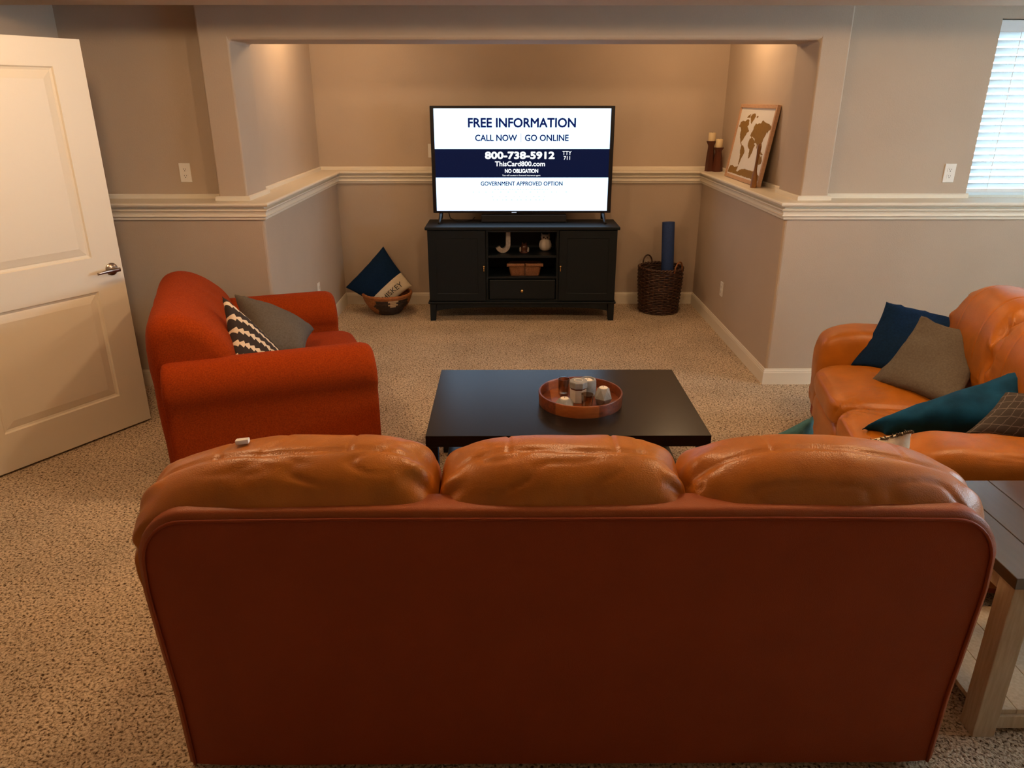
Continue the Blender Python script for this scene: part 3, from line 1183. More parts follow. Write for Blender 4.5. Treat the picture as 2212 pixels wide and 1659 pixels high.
# ------------------------------------------------------------------ wicker hamper with the rolled mat
def build_hamper():
    c = (1.325, 6.385, 0)
    t = thing('wicker_hamper', 'tall round dark wicker basket holding the blue mat, in the alcove corner', 'basket', c)
    H = .385

    def rad(z):
        return .166 + .020 * min(1, z / .3)
    nst = 26
    rows = 24
    N = nst * 4
    q = new()
    for r in range(rows):
        z = .012 + (H - .03) * r / (rows - 1)
        ph = PI if r % 2 else 0
        path = []
        for k in range(N):
            a = 2 * PI * k / N
            rr = rad(z) + .0055 * math.cos(nst / 2 * a + ph) + .0015 * noise.noise(Vector((a * 4, r * 3.1, 0)))
            path.append((rr * math.cos(a), rr * math.sin(a), z + .0018 * noise.noise(Vector((a * 3, r * 1.7, 5)))))
        tube(q, path, .0080, 5, closed=True)
    wv = link('weave', q, M['wicker'], t, smooth=True)
    wv['kind'] = 'stuff'
    q = new()
    for k in range(nst):
        a = 2 * PI * (k + .5) / nst
        tube(q, [(rad(z) * math.cos(a), rad(z) * math.sin(a), z) for z in (0.004, .1, .2, .3, H)], .006, 5)
    st = link('stakes', q, M['wicker'], t, smooth=True)
    st['kind'] = 'stuff'
    q = new()
    for s in (0, PI):
        path = []
        for k in range(96):
            a = 2 * PI * k / 96
            path.append(((.187 + .006 * math.cos(a * 18 + s)) * math.cos(a), (.187 + .006 * math.cos(a * 18 + s)) * math.sin(a), H + .003 + .007 * math.sin(a * 18 + s)))
        tube(q, path, .0075, 6, closed=True)
    link('rim', q, M['wicker'], t, smooth=True)
    q = new()
    lathe(q, [(.001, .006), (.16, .006), (.16, .014), (.001, .014)], 30)
    link('base', q, M['wicker'], t)
    for a0, m in ((R(118), M['wicker']), (R(-48), M['wicker_tan'])):
        q = new()
        d = Vector((math.cos(a0), math.sin(a0), 0))
        s = Vector((-d.y, d.x, 0))
        path = []
        for k in range(15):
            u = PI * k / 14
            path.append(d * (.184 + .006 * math.sin(u)) + s * (.052 * math.cos(u)) + Vector((0, 0, H - .02 + .095 * math.sin(u) ** .8)))
        tube(q, path, .0068, 7)
        link('handle', q, m, t, smooth=True)
    # rolled mat standing in the basket
    q = new()
    n = 30
    spiral = []
    turns = 4.2
    for k in range(int(turns * n) + 1):
        a = 2 * PI * k / n
        spiral.append((.014 + (.058 - .014) * k / (turns * n), a))
    outer = [(r * math.cos(a), r * math.sin(a)) for r, a in spiral]
    inner = [((r - .0072) * math.cos(a), (r - .0072) * math.sin(a)) for r, a in reversed(spiral)]
    prof = outer + inner
    vb = [q.verts.new((x, y, 0)) for x, y in prof]
    vt = [q.verts.new((x, y, .62)) for x, y in prof]
    L = len(prof)
    for i in range(L):
        j = (i + 1) % L
        q.faces.new((vb[i], vb[j], vt[j], vt[i]))
    no = len(outer)
    for i in range(no - 1):
        for v in (vb, vt):
            q.faces.new((v[i], v[i + 1], v[L - 2 - i], v[L - 1 - i]))
    m = tag(link('yoga_mat', q, M['yoga'], smooth=True, auto=50), 'rolled blue foam exercise mat standing in the dark wicker basket', 'mat')
    m.location = (1.392, 6.39, .148)
    m.rotation_euler = (R(-4), R(-2.0), 0)


build_hamper()


# ------------------------------------------------------------------ low basket with the lettered pillow
def build_bowl_basket():
    c = (-1.052, 6.335, 0)
    t = thing('coiled_basket', 'low honey-coloured coiled basket under the navy lettered pillow', 'basket', c)
    rows = [(.100, .012), (.118, .024), (.133, .038), (.147, .052), (.159, .067), (.170, .082), (.179, .097), (.187, .112), (.193, .127), (.198, .142), (.202, .158)]

    def zone(a, i):
        # dark woven field on the camera side; pale patch imitates pillow through handle opening
        a = (a + PI) % (2 * PI) - PI
        d = (a - R(-68))
        if abs(d) < R(9) + R(2) * (i % 2) and 6 <= i <= 9:
            return 2
        if abs(d) < R(46) + R(5) * math.sin(i * 1.3) and i <= 9:
            return 1
        return 0
    for i, (r, z) in enumerate(rows):
        q = new()
        path = [((r + .0012 * noise.noise(Vector((k * .7, i * 2.0, 0)))) * math.cos(2 * PI * k / 72), r * math.sin(2 * PI * k / 72), z) for k in range(72)]
        tube(q, path, .0105, 6, closed=True)
        q.faces.ensure_lookup_table()
        for f in q.faces:
            cc = f.calc_center_median()
            f.material_index = zone(math.atan2(cc.y, cc.x), i)
        link('coil', q, [M['seagrass'], M['seagrass_dark'], M['pillow_patch']], t, smooth=True)
    q = new()
    tube(q, [(.205 * math.cos(2 * PI * k / 72), .205 * math.sin(2 * PI * k / 72), .172 + .002 * math.sin(k * 2.1)) for k in range(72)], .0145, 8, closed=True)
    link('rim', q, M['seagrass'], t, smooth=True)
    q = new()
    lathe(q, [(.001, .003), (.104, .003), (.104, .016), (.001, .016)], 32)
    link('base', q, M['seagrass'], t)
    # pillow: navy with a cream band across one side
    BL, BR, TR, TL = (-1.405, 6.315, .228), (-1.085, 6.245, .045), (-.838, 6.37, .226), (-1.088, 6.50, .548)
    n = 30

    def mf(u, v, sd):
        s = (1 + math.sin((-1 + 2 * u) * PI / 2)) / 2
        return 1 if (s > .66 and sd == 1) else 0
    org = Vector((-1.08, 6.36, .25))
    P = [Vector(p) - org for p in (BL, BR, TR, TL)]
    bm = pillow_mesh(*P, .13, n=n, pull=.05, seed=4.0, wr=.006, matfn=mf)
    pl = link('throw_pillow', bm, [M['navy_fab'], M['cream_fab']], smooth=True)
    pl.location = org
    tag(pl, 'navy square pillow with a cream lettered band, propped in the low basket', 'pillow')
    # lettering on the band, laid on the pillow's surface
    me = text_mesh('WHISKEY', 0, 1, 0, 1, 0, .0)
    A, B, Cc, D = P
    nrm = ((B - A).cross(D - A) + (Cc - B).cross(D - Cc)).normalized()
    for v in me.vertices:
        along, up = v.co.x, v.co.z
        uu = .905 - up * .115           # across the band
        vv = .02 + along * .80          # along the band
        s, tt = uu * 2 - 1, vv * 2 - 1
        pull = .05
        u2 = s * (1 - pull * (1 - tt * tt) * s * s)
        v2 = tt * (1 - pull * (1 - s * s) * tt * tt)
        a, b2 = (u2 + 1) / 2, (v2 + 1) / 2
        p = A * (1 - a) * (1 - b2) + B * a * (1 - b2) + Cc * a * b2 + D * (1 - a) * b2
        e = max(0, (1 - s * s) * (1 - tt * tt))
        v.co = p + nrm * (.065 * e ** .42 + .0085)
    me.materials.append(M['ink'])
    o = bpy.data.objects.new('lettering', me)
    COL.objects.link(o)
    o.parent = pl


build_bowl_basket()


# ------------------------------------------------------------------ sofas
def back_cushion(bm, x0, x1, yc, zc, ry, rz, eL, eR, seed, amp=1.0, nx=130, nf=150, seam=R(99), lean=0.0):
    """Stuffed leather back cushion: rounded tube along x with pinched ends, gathers at the ends and a top seam."""
    rings = []
    hx = (x1 - x0) / 2
    xc = (x0 + x1) / 2
    for i in range(nx + 1):
        s = -1 + 2 * i / nx
        s = math.sin(s * PI / 2)
        ee = eL if s < 0 else eR
        endf = .50 if ee > 2 else .38
        T = endf + (1 - endf) * max(0.0, 1 - abs(s) ** ee) ** .5
        E = max(0.0, 1 - abs(s) ** (44 if ee > 2 else 14)) ** .5
        ring = []
        for j in range(nf):
            a = 2 * PI * j / nf
            cy, sz = sgn_pow(math.cos(a), .82), sgn_pow(math.sin(a), .86)
            ed = abs(s) ** 7
            k = 1 + .0 * ed
            y = yc + ry * cy * (E * .92 + .08 * (1 - ed)) + lean * sz
            zb = rz * sz
            z = zc + (zb * T * (.35 + .65 * E) if sz > 0 else zb * (.55 + .45 * E))
            p = Vector((xc + hx * s, y, z))
            outw = Vector((0, math.cos(a), math.sin(a)))
            d = wrinkle(p, .0048 * amp, 5.0, seed)
            d += crease(p, .0050 * amp, 9.0, seed + 3, (.55, 1.2, 1.7))
            # gathers fanning out from the ends
            g = max(0, abs(s) - .74) / .26
            d += .019 * amp * math.sin(a * 10 + seed + 3 * noise.noise(Vector((a * 2, seed, 0)))) * g * (1 - g ** 6)
            # stitched seam along the top
            da = (a - seam - .04 * math.sin(s * 5 + seed))
            d -= .007 * amp * math.exp(-(da / .032) ** 2) * (1 - abs(s) ** 6)
            # light cross seams
            for sx in (-.42, .42):
                if a < seam:
                    d -= .004 * amp * math.exp(-((s - sx) / .012) ** 2)
            pt = p + outw * d * (E * .8 + .2)
            # the lower rear of the cushion is held in by the back frame
            lim = .035 if z < .80 else .035 - .03 * min(1, (z - .80) / .05)
            if pt.y < lim:
                pt.y = lim - .0015 * (1 - math.exp((pt.y - lim) / .03))
            ring.append(pt)
        rings.append(ring)
    loft(bm, rings)


def build_sofa(name, label, loc, rz, Wd, depth, cushions, arm_w, arm_h, seat_z, frame_h, cush, seed, nseat, arm_front, back_t=.10, seat_front=None):
    t = thing(name, label, 'sofa', loc, rz)
    hw = Wd / 2
    Lm = M['leather']
    # rear panel with rounded shoulders
    out = [(-hw * .985, .028), (-hw * .99, .25), (-hw * 1.004, .45), (-hw * 1.013, .60), (-hw * 1.010, frame_h - .155)]
    rr = .135
    cxl = -hw * 1.010 + rr
    for k in range(1, 10):
        a = PI - PI / 2 * k / 9
        out.append((cxl + rr * math.cos(a), frame_h - .155 + (.155 - .008) * math.sin(a)))
    out.append((-hw * .5, frame_h - .003))
    out = out + [(0, frame_h - .004)] + [(-x, z) for x, z in reversed(out)]
    q = new()
    cc = Vector((0, .45))

    def inset(d):
        res = []
        for i, (x, z) in enumerate(out):
            p0 = Vector(out[max(0, i - 1)])
            p1 = Vector(out[min(len(out) - 1, i + 1)])
            tg = (p1 - p0).normalized()
            nn = Vector((tg.y, -tg.x))
            res.append((x + nn.x * d, max(.028, z + nn.y * d)))
        return res
    rg = []
    for d, y in ((.020, -.001), (.004, .006), (0.0, .020), (0.0, back_t - .02), (.006, back_t - .006), (.02, back_t)):
        rg.append([(x, y, z) for x, z in inset(d)])
    # gentle dome on the rear skin
    loft(q, [[(x * .9, -.006, .028 + (z - .028) * .93) for x, z in out]] + rg)
    q.faces.ensure_lookup_table()
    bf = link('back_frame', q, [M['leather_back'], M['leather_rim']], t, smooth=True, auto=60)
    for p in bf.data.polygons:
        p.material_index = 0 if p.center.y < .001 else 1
    q = new()
    tube(q, [(x, -.004, z) for x, z in inset(.021)], .0045, 6)
    link('piping', q, M['leather_back'], t, smooth=True)
    # base
    q = new()
    box(q, -hw + .03, hw - .03, .04, depth - .07, .05, seat_z - .13)
    link('base_frame', q, M['leather_back'], t, bevel=.02)
    for sx in (-1, 1):
        for y in (.05, depth - .16):
            q = new()
            lathe(q, [(.022, 0), (.028, .03), (.03, .055)], 14, sx * (hw - .1), y + .03)
            link('foot', q, M['black_wood'], t)
    # arms
    for sx in (-1, 1):
        q = new()
        xc = sx * (hw - arm_w / 2)

        def dsp(p, l):
            r = l.normalized()
            w = wrinkle(p, .007, 7, seed + sx) + crease(p, .012, 9, seed + 2 * sx, (1, 1.6, 1))
            return r * w
        ym = (.06 + arm_front) / 2
        puff(q, (xc, ym, (arm_h + .06) / 2), (arm_w / 2, (arm_front - .06) / 2, (arm_h - .06) / 2), 56, 84, .42, .42, dsp)
        link('arm', q, Lm, t, smooth=True)
    # seat cushions
    inner = hw - arm_w + .01
    sw = 2 * inner / nseat
    sf = seat_front or depth
    for k in range(nseat):
        q = new()
        x0 = -inner + k * sw

        def dsp(p, l):
            r = Vector((l.x * .2, l.y * .5, l.z)).normalized()
            fold = crease(p, .012, 12, seed + k, (.7, 1.5, 1)) + crease(p, .007, 22, seed + k + 4, (.7, 1.4, 1)) + wrinkle(p, .007, 6, seed + k * 3)
            return r * fold
        puff(q, (x0 + sw / 2, (.16 + sf) / 2, seat_z - .085), (sw / 2 - .002, (sf - .16) / 2, .10), 44, 110, .30, .55, dsp)
        link('seat_cushion', q, Lm, t, smooth=True)
        q = new()

        def dsp2(p, l):
            return Vector((0, 1, 0)) * wrinkle(p, .008, 6, seed + k)
        puff(q, (x0 + sw / 2, sf - .11, .17), (sw / 2 - .003, .09, .13), 24, 44, .35, .4, dsp2)
        link('front_panel', q, Lm, t, smooth=True)
    for i, c in enumerate(cushions):
        q = new()
        back_cushion(q, c[0], c[1], cush[0], cush[1], cush[2], cush[3], c[2], c[3], seed + i * 5.3)
        link('back_cushion', q, Lm, t, smooth=True)
    return t


SX = .148
build_sofa('leather_sofa', 'long tan leather sofa with three back cushions, seen from behind', (SX, 1.562, 0), 0,
           2.115, .92, [(-.968 - SX, -.176 - SX, 1.6, 6.0), (-.186 - SX, .460 - SX, 3.0, 3.4), (.448 - SX, 1.240 - SX, 3.0, 1.4)],
           .27, .58, .46, .836, (.175, .66, .180, .272), 1.7, 3, .90)
build_sofa('leather_loveseat', 'tan leather loveseat standing under the window, heaped with pillows', (2.471, 2.971, 0), R(78),
           1.72, .985, [(-.575, 0.008, 2.6, 4.0), (-.008, .575, 4.0, 2.6)], .275, .615, .45, .80, (.215, .66, .18, .285), 23.4, 2, .95)


# ------------------------------------------------------------------ rust armchair
def build_armchair():
    t = thing('armchair', 'rust orange upholstered roll-arm armchair by the open door', 'armchair', (-1.303, 3.757, 0), R(-70))
    F = M['orange']
    q = new()
    puff(q, (0, .02, .19), (.625, .455, .155), 20, 48, .16, .2)
    link('base', q, F, t, smooth=True)
    q = new()

    def dsp(p, l):
        return l.normalized() * wrinkle(p, .006, 6, 2)
    puff(q, (0, .20, .385), (.44, .335, .098), 26, 48, .28, .5, dsp)
    link('seat_cushion', q, F, t, smooth=True)
    # arms: roll over a slab, with softened ends
    for sx in (1, -1):
        prof = []
        # start at outer bottom, go up the outside, round the roll, down the inside (x measured outward)
        prof += [(.640, .045), (.643, .15), (.643, .27), (.640, .36), (.640, .405)]
        cx, cz, r = .545, .550, .118
        for k in range(19):
            a = R(-42) + R(262) * k / 18
            prof.append((cx + r * math.cos(a), cz + r * math.sin(a)))
        prof += [(.440, .40), (.436, .25), (.436, .045)]
        cpx = .545
        rg = []
        for y, k in ((-.446, .80), (-.442, .90), (-.435, .96), (-.415, .99), (-.38, 1.0), (0.0, 1.0), (.40, 1.0), (.440, .995), (.465, .97), (.480, .93), (.490, .86), (.494, .76)):
            ring = []
            for x, z in prof:
                xx = cpx + (x - cpx) * k
                zz = .045 + (z - .045) * 1.0 if z < .40 else .40 + (z - .40) * (k if k > .9 else .9 * k / .9)
                w = wrinkle(Vector((xx * sx, y, zz)), .005, 7, 5)
                ring.append((xx * sx + w * .5, y if sx > 0 or y < .1 else y * .93, zz + (w if z > .45 else 0)))
            rg.append(ring)
        q = new()
        loft(q, rg)
        link('arm', q, F, t, smooth=True, auto=70)
    # back: thick rounded slab running across, domed ends
    prof = [(-.485, .10), (-.490, .35), (-.497, .62), (-.495, .74), (-.482, .81), (-.450, .853), (-.40, .872), (-.345, .870), (-.285, .848), (-.225, .808), (-.170, .752),
            (-.132, .69), (-.122, .62), (-.130, .54), (-.145, .44), (-.15, .30), (-.15, .10)]
    # resample for smoothness
    P = [Vector(p) for p in prof]
    fine = []
    for i in range(len(P) - 1):
        p0, p1, p2, p3 = P[max(0, i - 1)], P[i], P[i + 1], P[min(len(P) - 1, i + 2)]
        for k in range(3):
            u = k / 3
            fine.append(.5 * ((2 * p1) + (p2 - p0) * u + (2 * p0 - 5 * p1 + 4 * p2 - p3) * u * u + (3 * p1 - p0 - 3 * p2 + p3) * u ** 3))
    fine.append(P[-1])
    ctr = Vector((-.32, .62))
    rg = []
    X0 = .545
    nx = 44
    for i in range(nx + 1):
        s = math.sin((-1 + 2 * i / nx) * PI / 2)
        e = max(0, 1 - abs(s) ** 14) ** .5
        ring = []
        for p in fine:
            k = .62 + .38 * e
            y = ctr.x + (p.x - ctr.x) * k
            z = p.y if p.y < .50 else .50 + (p.y - .50) * (.72 + .28 * e)
            w = wrinkle(Vector((s * X0, y, z)), .006, 6, 9)
            ring.append((s * X0 + 0, y + w, z + w * .5))
        rg.append(ring)
    q = new()
    loft(q, rg)
    link('back', q, F, t, smooth=True, auto=70)
    for sx in (-1, 1):
        for y in (-.40, .40):
            q = new()
            lathe(q, [(.02, 0), (.026, .03), (.026, .05)], 12, sx * .56, y)
            link('foot', q, M['black_wood'], t)


build_armchair()


# ------------------------------------------------------------------ loose pillows
pillow('throw_pillow', ((-1.270, 3.500, .545), (-1.035, 3.560, .525), (-1.075, 3.965, .560), (-1.440, 3.835, .792)), .22, M['char_fab'],
       'plain grey pillow leaning in the rust armchair, behind the feather-print one', wr=.008, seed=2)
# BL, BR, TR, TL with u running from the backrest to the seat front
pillow('throw_pillow', ((-1.285, 3.275, .600), (-1.060, 3.300, .480), (-1.120, 3.600, .480), (-1.367, 3.482, .874)), .13, M['feather'],
       'charcoal pillow with rows of pale arrow feathers, in the rust armchair', wr=.006, seed=6)
pillow('throw_pillow', ((1.810, 3.700, .445), (2.06, 3.36, .46), (2.488, 3.800, .645), (1.999, 3.818, .757)), .12, M['navy_fab'],
       'dark navy pillow against the far arm of the loveseat', wr=.013, seed=11)
pillow('throw_pillow', ((1.795, 3.440, .452), (1.985, 3.020, .470), (2.366, 3.433, .661), (1.994, 3.461, .775)), .13, M['grey_fab'],
       'taupe grey pillow leaning on the navy one on the loveseat', wr=.015, seed=14)
pillow('throw_pillow', ((1.489, 2.852, .458), (1.560, 2.800, .452), (1.985, 2.600, .560), (2.110, 2.823, .735)), .20, M['teal_fab'],
       'large deep teal pillow lying slanted across the loveseat seat', wr=.018, seed=18)
pillow('throw_pillow', ((1.737, 2.575, .560), (2.03, 2.50, .520), (2.200, 2.640, .700), (1.919, 2.660, .698)), .13, M['velvet_grid'],
       'dark grey velvet pillow with thin pale grid lines, by the near arm of the loveseat', wr=.008, seed=21)
pillow('throw_pillow', ((.640, 2.02, .500), (1.000, 2.06, .500), (.925, 2.07, .858), (.640, 2.02, .740)), .12, M['sea_fab'],
       'dusty teal pillow on the long sofa, only its corner showing above the right cushion', wr=.010, seed=25)


def build_cream_pillow():
    cs = [Vector(p) for p in ((.93, 1.93, .50), (1.19, 1.93, .50), (1.168, 1.955, .862), (.92, 1.955, .832))]
    org = sum(cs, Vector()) / 4
    bm = pillow_mesh(*[c - org for c in cs], .10, seed=31)
    o = link('throw_pillow', bm, M['cream_fab'], smooth=True)
    o.location = org
    tag(o, 'cream pillow with grey fringe peeking over the right end of the long sofa', 'pillow')
    q = new()
    rnd = random.Random(5)
    top = [cs[3] - org, cs[2] - org]
    for k in range(70):
        u = .45 + .55 * k / 69
        p = top[0].lerp(top[1], min(1, u)) + Vector((0, -.003, -.020 * max(0, 1 - (2 * u - 1) ** 2) - .003))
        d = Vector((rnd.uniform(-.01, .014), rnd.uniform(-.012, .004), rnd.uniform(.002, .014)))
        tube(q, [p, p + d * .6 + Vector((0, 0, .003)), p + d], [.0022, .002, .001], 4)
    f = link('fringe', q, M['fringe'], o)
    f['kind'] = 'stuff'


build_cream_pillow()

b = new()
box(b, -.017, .017, -.010, .010, 0, .012)
o = tag(link('white_gadget', b, M['plate'], bevel=.002), 'small white plastic gadget lying on top of the left sofa cushion', 'gadget')
o.location = (-.690, 1.755, .921)
o.rotation_euler = (R(-6), R(-4), R(8))


# ------------------------------------------------------------------ coffee table
def build_coffee_table():
    t = thing('coffee_table', 'black-brown rectangular coffee table with square legs and a lower shelf', 'table', (.250, 3.207, 0))
    hx, hy = .594, .403
    q = new()
    box(q, -hx, hx, -hy, hy, .400, .450)
    link('tabletop', q, M['black_wood'], t, bevel=.0015)
    for sx in (-1, 1):
        for sy in (-1, 1):
            q = new()
            x0, x1 = sorted((sx * hx, sx * (hx - .05)))
            y0, y1 = sorted((sy * hy, sy * (hy - .05)))
            box(q, x0, x1, y0, y1, 0, .400)
            link('leg', q, M['black_wood'], t, bevel=.0015)
    q = new()
    box(q, -hx + .05, hx - .05, -hy + .012, hy - .012, .130, .150)
    link('shelf', q, M['black_wood'], t, bevel=.0015)


build_coffee_table()


# ------------------------------------------------------------------ tray and what stands on it
def build_tray():
    c = Vector((.331, 3.170, .450))
    t = thing('wooden_tray', 'round acacia wood tray on the coffee table', 'tray', c)
    R0 = .190
    # base made of strips
    xs = [-.178 + .356 * k / 8 for k in range(9)]
    for k in range(8):
        q = new()
        a, bb = xs[k] + .0004, xs[k + 1] - .0004
        rr = .181
        pts = []
        for i in range(7):
            x = a + (bb - a) * i / 6
            pts.append((x, -math.sqrt(max(1e-6, rr * rr - x * x))))
        for i in range(7):
            x = bb - (bb - a) * i / 6
            pts.append((x, math.sqrt(max(1e-6, rr * rr - x * x))))
        loft(q, [[(x, y, z) for x, y in pts] for z in (.0, .012)])
        o = link('base_strip', q, M['acacia_lt'] if k in (1, 4, 6) else M['acacia'], t)
    # rim staves
    nst = 12
    for k in range(nst):
        a0, a1 = 2 * PI * k / nst + .35, 2 * PI * (k + 1) / nst + .35
        q = new()
        rg = []
        for i in range(9):
            a = a0 + (a1 - a0) * i / 8
            rg.append([(r * math.cos(a), r * math.sin(a), z) for r, z in ((.1815, 0), (.190, 0), (.1925, .052), (.1905, .0555), (.1845, .0555), (.1825, .052))])
        loft(q, rg)
        link('rim_stave', q, M['acacia_lt'] if k in (3, 7, 8) else M['acacia'], t, smooth=True, auto=40)
    z0 = c.z + .012

    def ngon(q, prof, n, ph=0.0):
        loft(q, [[(r * math.cos(2 * PI * i / n + ph), r * math.sin(2 * PI * i / n + ph), z) for i in range(n)] for r, z in prof])

    def wax(parent, r, z):
        q = new()
        lathe(q, [(r, z - .006), (r, z + .0015), (r * .9, z + .003), (.0005, z + .003)], 22)
        k = link('candle', q, M['candle'] if False else M['wax'], parent, smooth=True, auto=40)
        q = new()
        lathe(q, [(.0009, z + .003), (.0007, z + .009)], 6)
        link('wick', q, M['wick'], k)
    M['wax'] = mat('white_wax', (0.82, 0.74, 0.62), 0.45)
    # two-tier octagonal jar
    g = thing('candle_jar', 'tall octagonal chalk-white jar with a thick grey lid, centre of the tray', 'candle holder', (.318, 3.155, z0))
    q = new()
    ngon(q, [(.034, 0), (.037, .003), (.040, .060), (.038, .063)], 8, PI / 8)
    link('body', q, M['ceramic'], g)
    q = new()
    ngon(q, [(.0365, .0635), (.0365, .070)], 8, PI / 8)
    link('neck_band', q, M['acacia'], g)
    q = new()
    ngon(q, [(.041, .0705), (.043, .073), (.043, .098), (.040, .101)], 8, PI / 8)
    lid = link('lid', q, M['concrete'], g)
    q = new()
    tube(q, [(.019 * math.cos(2 * PI * k / 28), .019 * math.sin(2 * PI * k / 28), .1015) for k in range(28)], .0022, 6, closed=True)
    link('lid_ring', q, M['ceramic'], lid, smooth=True)
    # round pot behind it
    g = thing('candle_pot', 'round grey concrete candle pot standing behind the octagonal jar on the tray', 'candle holder', (.368, 3.225, z0))
    q = new()
    lathe(q, [(.030, 0), (.038, .01), (.042, .04), (.040, .075), (.036, .082), (.030, .082), (.028, .074), (.001, .074)], 14)
    link('body', q, M['concrete'], g, smooth=True, auto=30)
    wax(g, .022, .076)
    # low faceted holder at the front left
    g = thing('tealight_holder', 'low squat grey faceted tealight holder at the front left of the tray', 'candle holder', (.252, 3.085, z0))
    q = new()
    ngon(q, [(.034, 0), (.044, .010), (.043, .018), (.026, .040), (.024, .041)], 7, .3)
    link('body', q, M['concrete'], g)
    wax(g, .0185, .0415)
    # tall faceted holder at the right
    g = thing('tealight_holder', 'tall grey faceted tealight holder at the right side of the tray', 'candle holder', (.428, 3.118, z0))
    q = new()
    rings = []
    for k, (r, z, ph) in enumerate(((.028, 0, 0), (.043, .034, PI / 6), (.026, .078, 0), (.0245, .079, 0))):
        rings.append([(r * math.cos(2 * PI * i / 6 + ph), r * math.sin(2 * PI * i / 6 + ph), z) for i in range(6)])
    vr = [[q.verts.new(p) for p in r] for r in rings]
    for lv in range(3):
        for i in range(6):
            j = (i + 1) % 6
            if lv == 0:
                q.faces.new((vr[0][i], vr[0][j], vr[1][i]))
                q.faces.new((vr[0][j], vr[1][j], vr[1][i]))
            elif lv == 1:
                q.faces.new((vr[1][i], vr[2][j], vr[2][i]))
                q.faces.new((vr[1][i], vr[1][j], vr[2][j]))
            else:
                q.faces.new((vr[2][i], vr[2][j], vr[3][j], vr[3][i]))
    q.faces.new(list(reversed(vr[0])))
    q.faces.new(vr[3])
    link('body', q, M['concrete'], g)
    wax(g, .0195, .0795)

    def tumbler(loc, r, h, label):
        q = new()
        lathe(q, [(r * .82, 0), (r * .90, .004), (r, h), (r * .95, h), (r * .86, .012), (.0005, .011)], 28)
        o = tag(link('glass_tumbler', q, M['tumbler'], smooth=True, auto=40), label, 'glass')
        o.location = loc
    tumbler((.258, 3.235, z0), .0265, .080, 'smoky glass tumbler at the back left of the tray')
    tumbler((.352, 3.075, z0), .0275, .066, 'smoky glass tumbler at the front of the tray')


build_tray()


# ------------------------------------------------------------------ end table
def build_end_table():
    x0, x1, y0, y1, zt = 1.352, 1.855, 1.655, 2.200, .565
    t = thing('end_table', 'end table with dark plank top and limed wood legs beside the sofa', 'table', ((x0 + x1) / 2, (y0 + y1) / 2, 0))
    ox, oy = (x0 + x1) / 2, (y0 + y1) / 2
    hx, hy = (x1 - x0) / 2, (y1 - y0) / 2
    n = 4
    for k in range(n):
        q = new()
        a = -hx + 2 * hx * k / n
        c = -hx + 2 * hx * (k + 1) / n
        box(q, a + .0012, c - .0012, -hy, hy, zt - .035, zt)
        link('top_plank', q, M['espresso'], t, bevel=.002)
    q = new()
    box(q, -hx + .03, hx - .03, -hy + .03, hy - .03, zt - .10, zt - .0352)
    link('apron', q, M['limed'], t)
    for sx in (-1, 1):
        for sy in (-1, 1):
            q = new()
            xa, xb = sorted((sx * (hx - .012), sx * (hx - .078)))
            ya, yb = sorted((sy * (hy - .012), sy * (hy - .078)))
            box(q, xa, xb, ya, yb, 0, zt - .0352)
            link('leg', q, M['limed'], t, bevel=.003)
    for k in range(4):
        q = new()
        a = -hx + .03 + (2 * hx - .06) * k / 4
        c = -hx + .03 + (2 * hx - .06) * (k + 1) / 4
        box(q, a + .001, c - .001, -hy + .035, hy - .035, .066, .082)
        link('shelf_plank', q, M['limed'], t, bevel=.001)
    for sy in (-1, 1):
        q = new()
        ya, yb = sorted((sy * (hy - .025), sy * (hy - .05)))
        box(q, -hx + .078, hx - .078, ya, yb, .020, .066)
        link('shelf_rail', q, M['limed'], t, bevel=.002)


build_end_table()


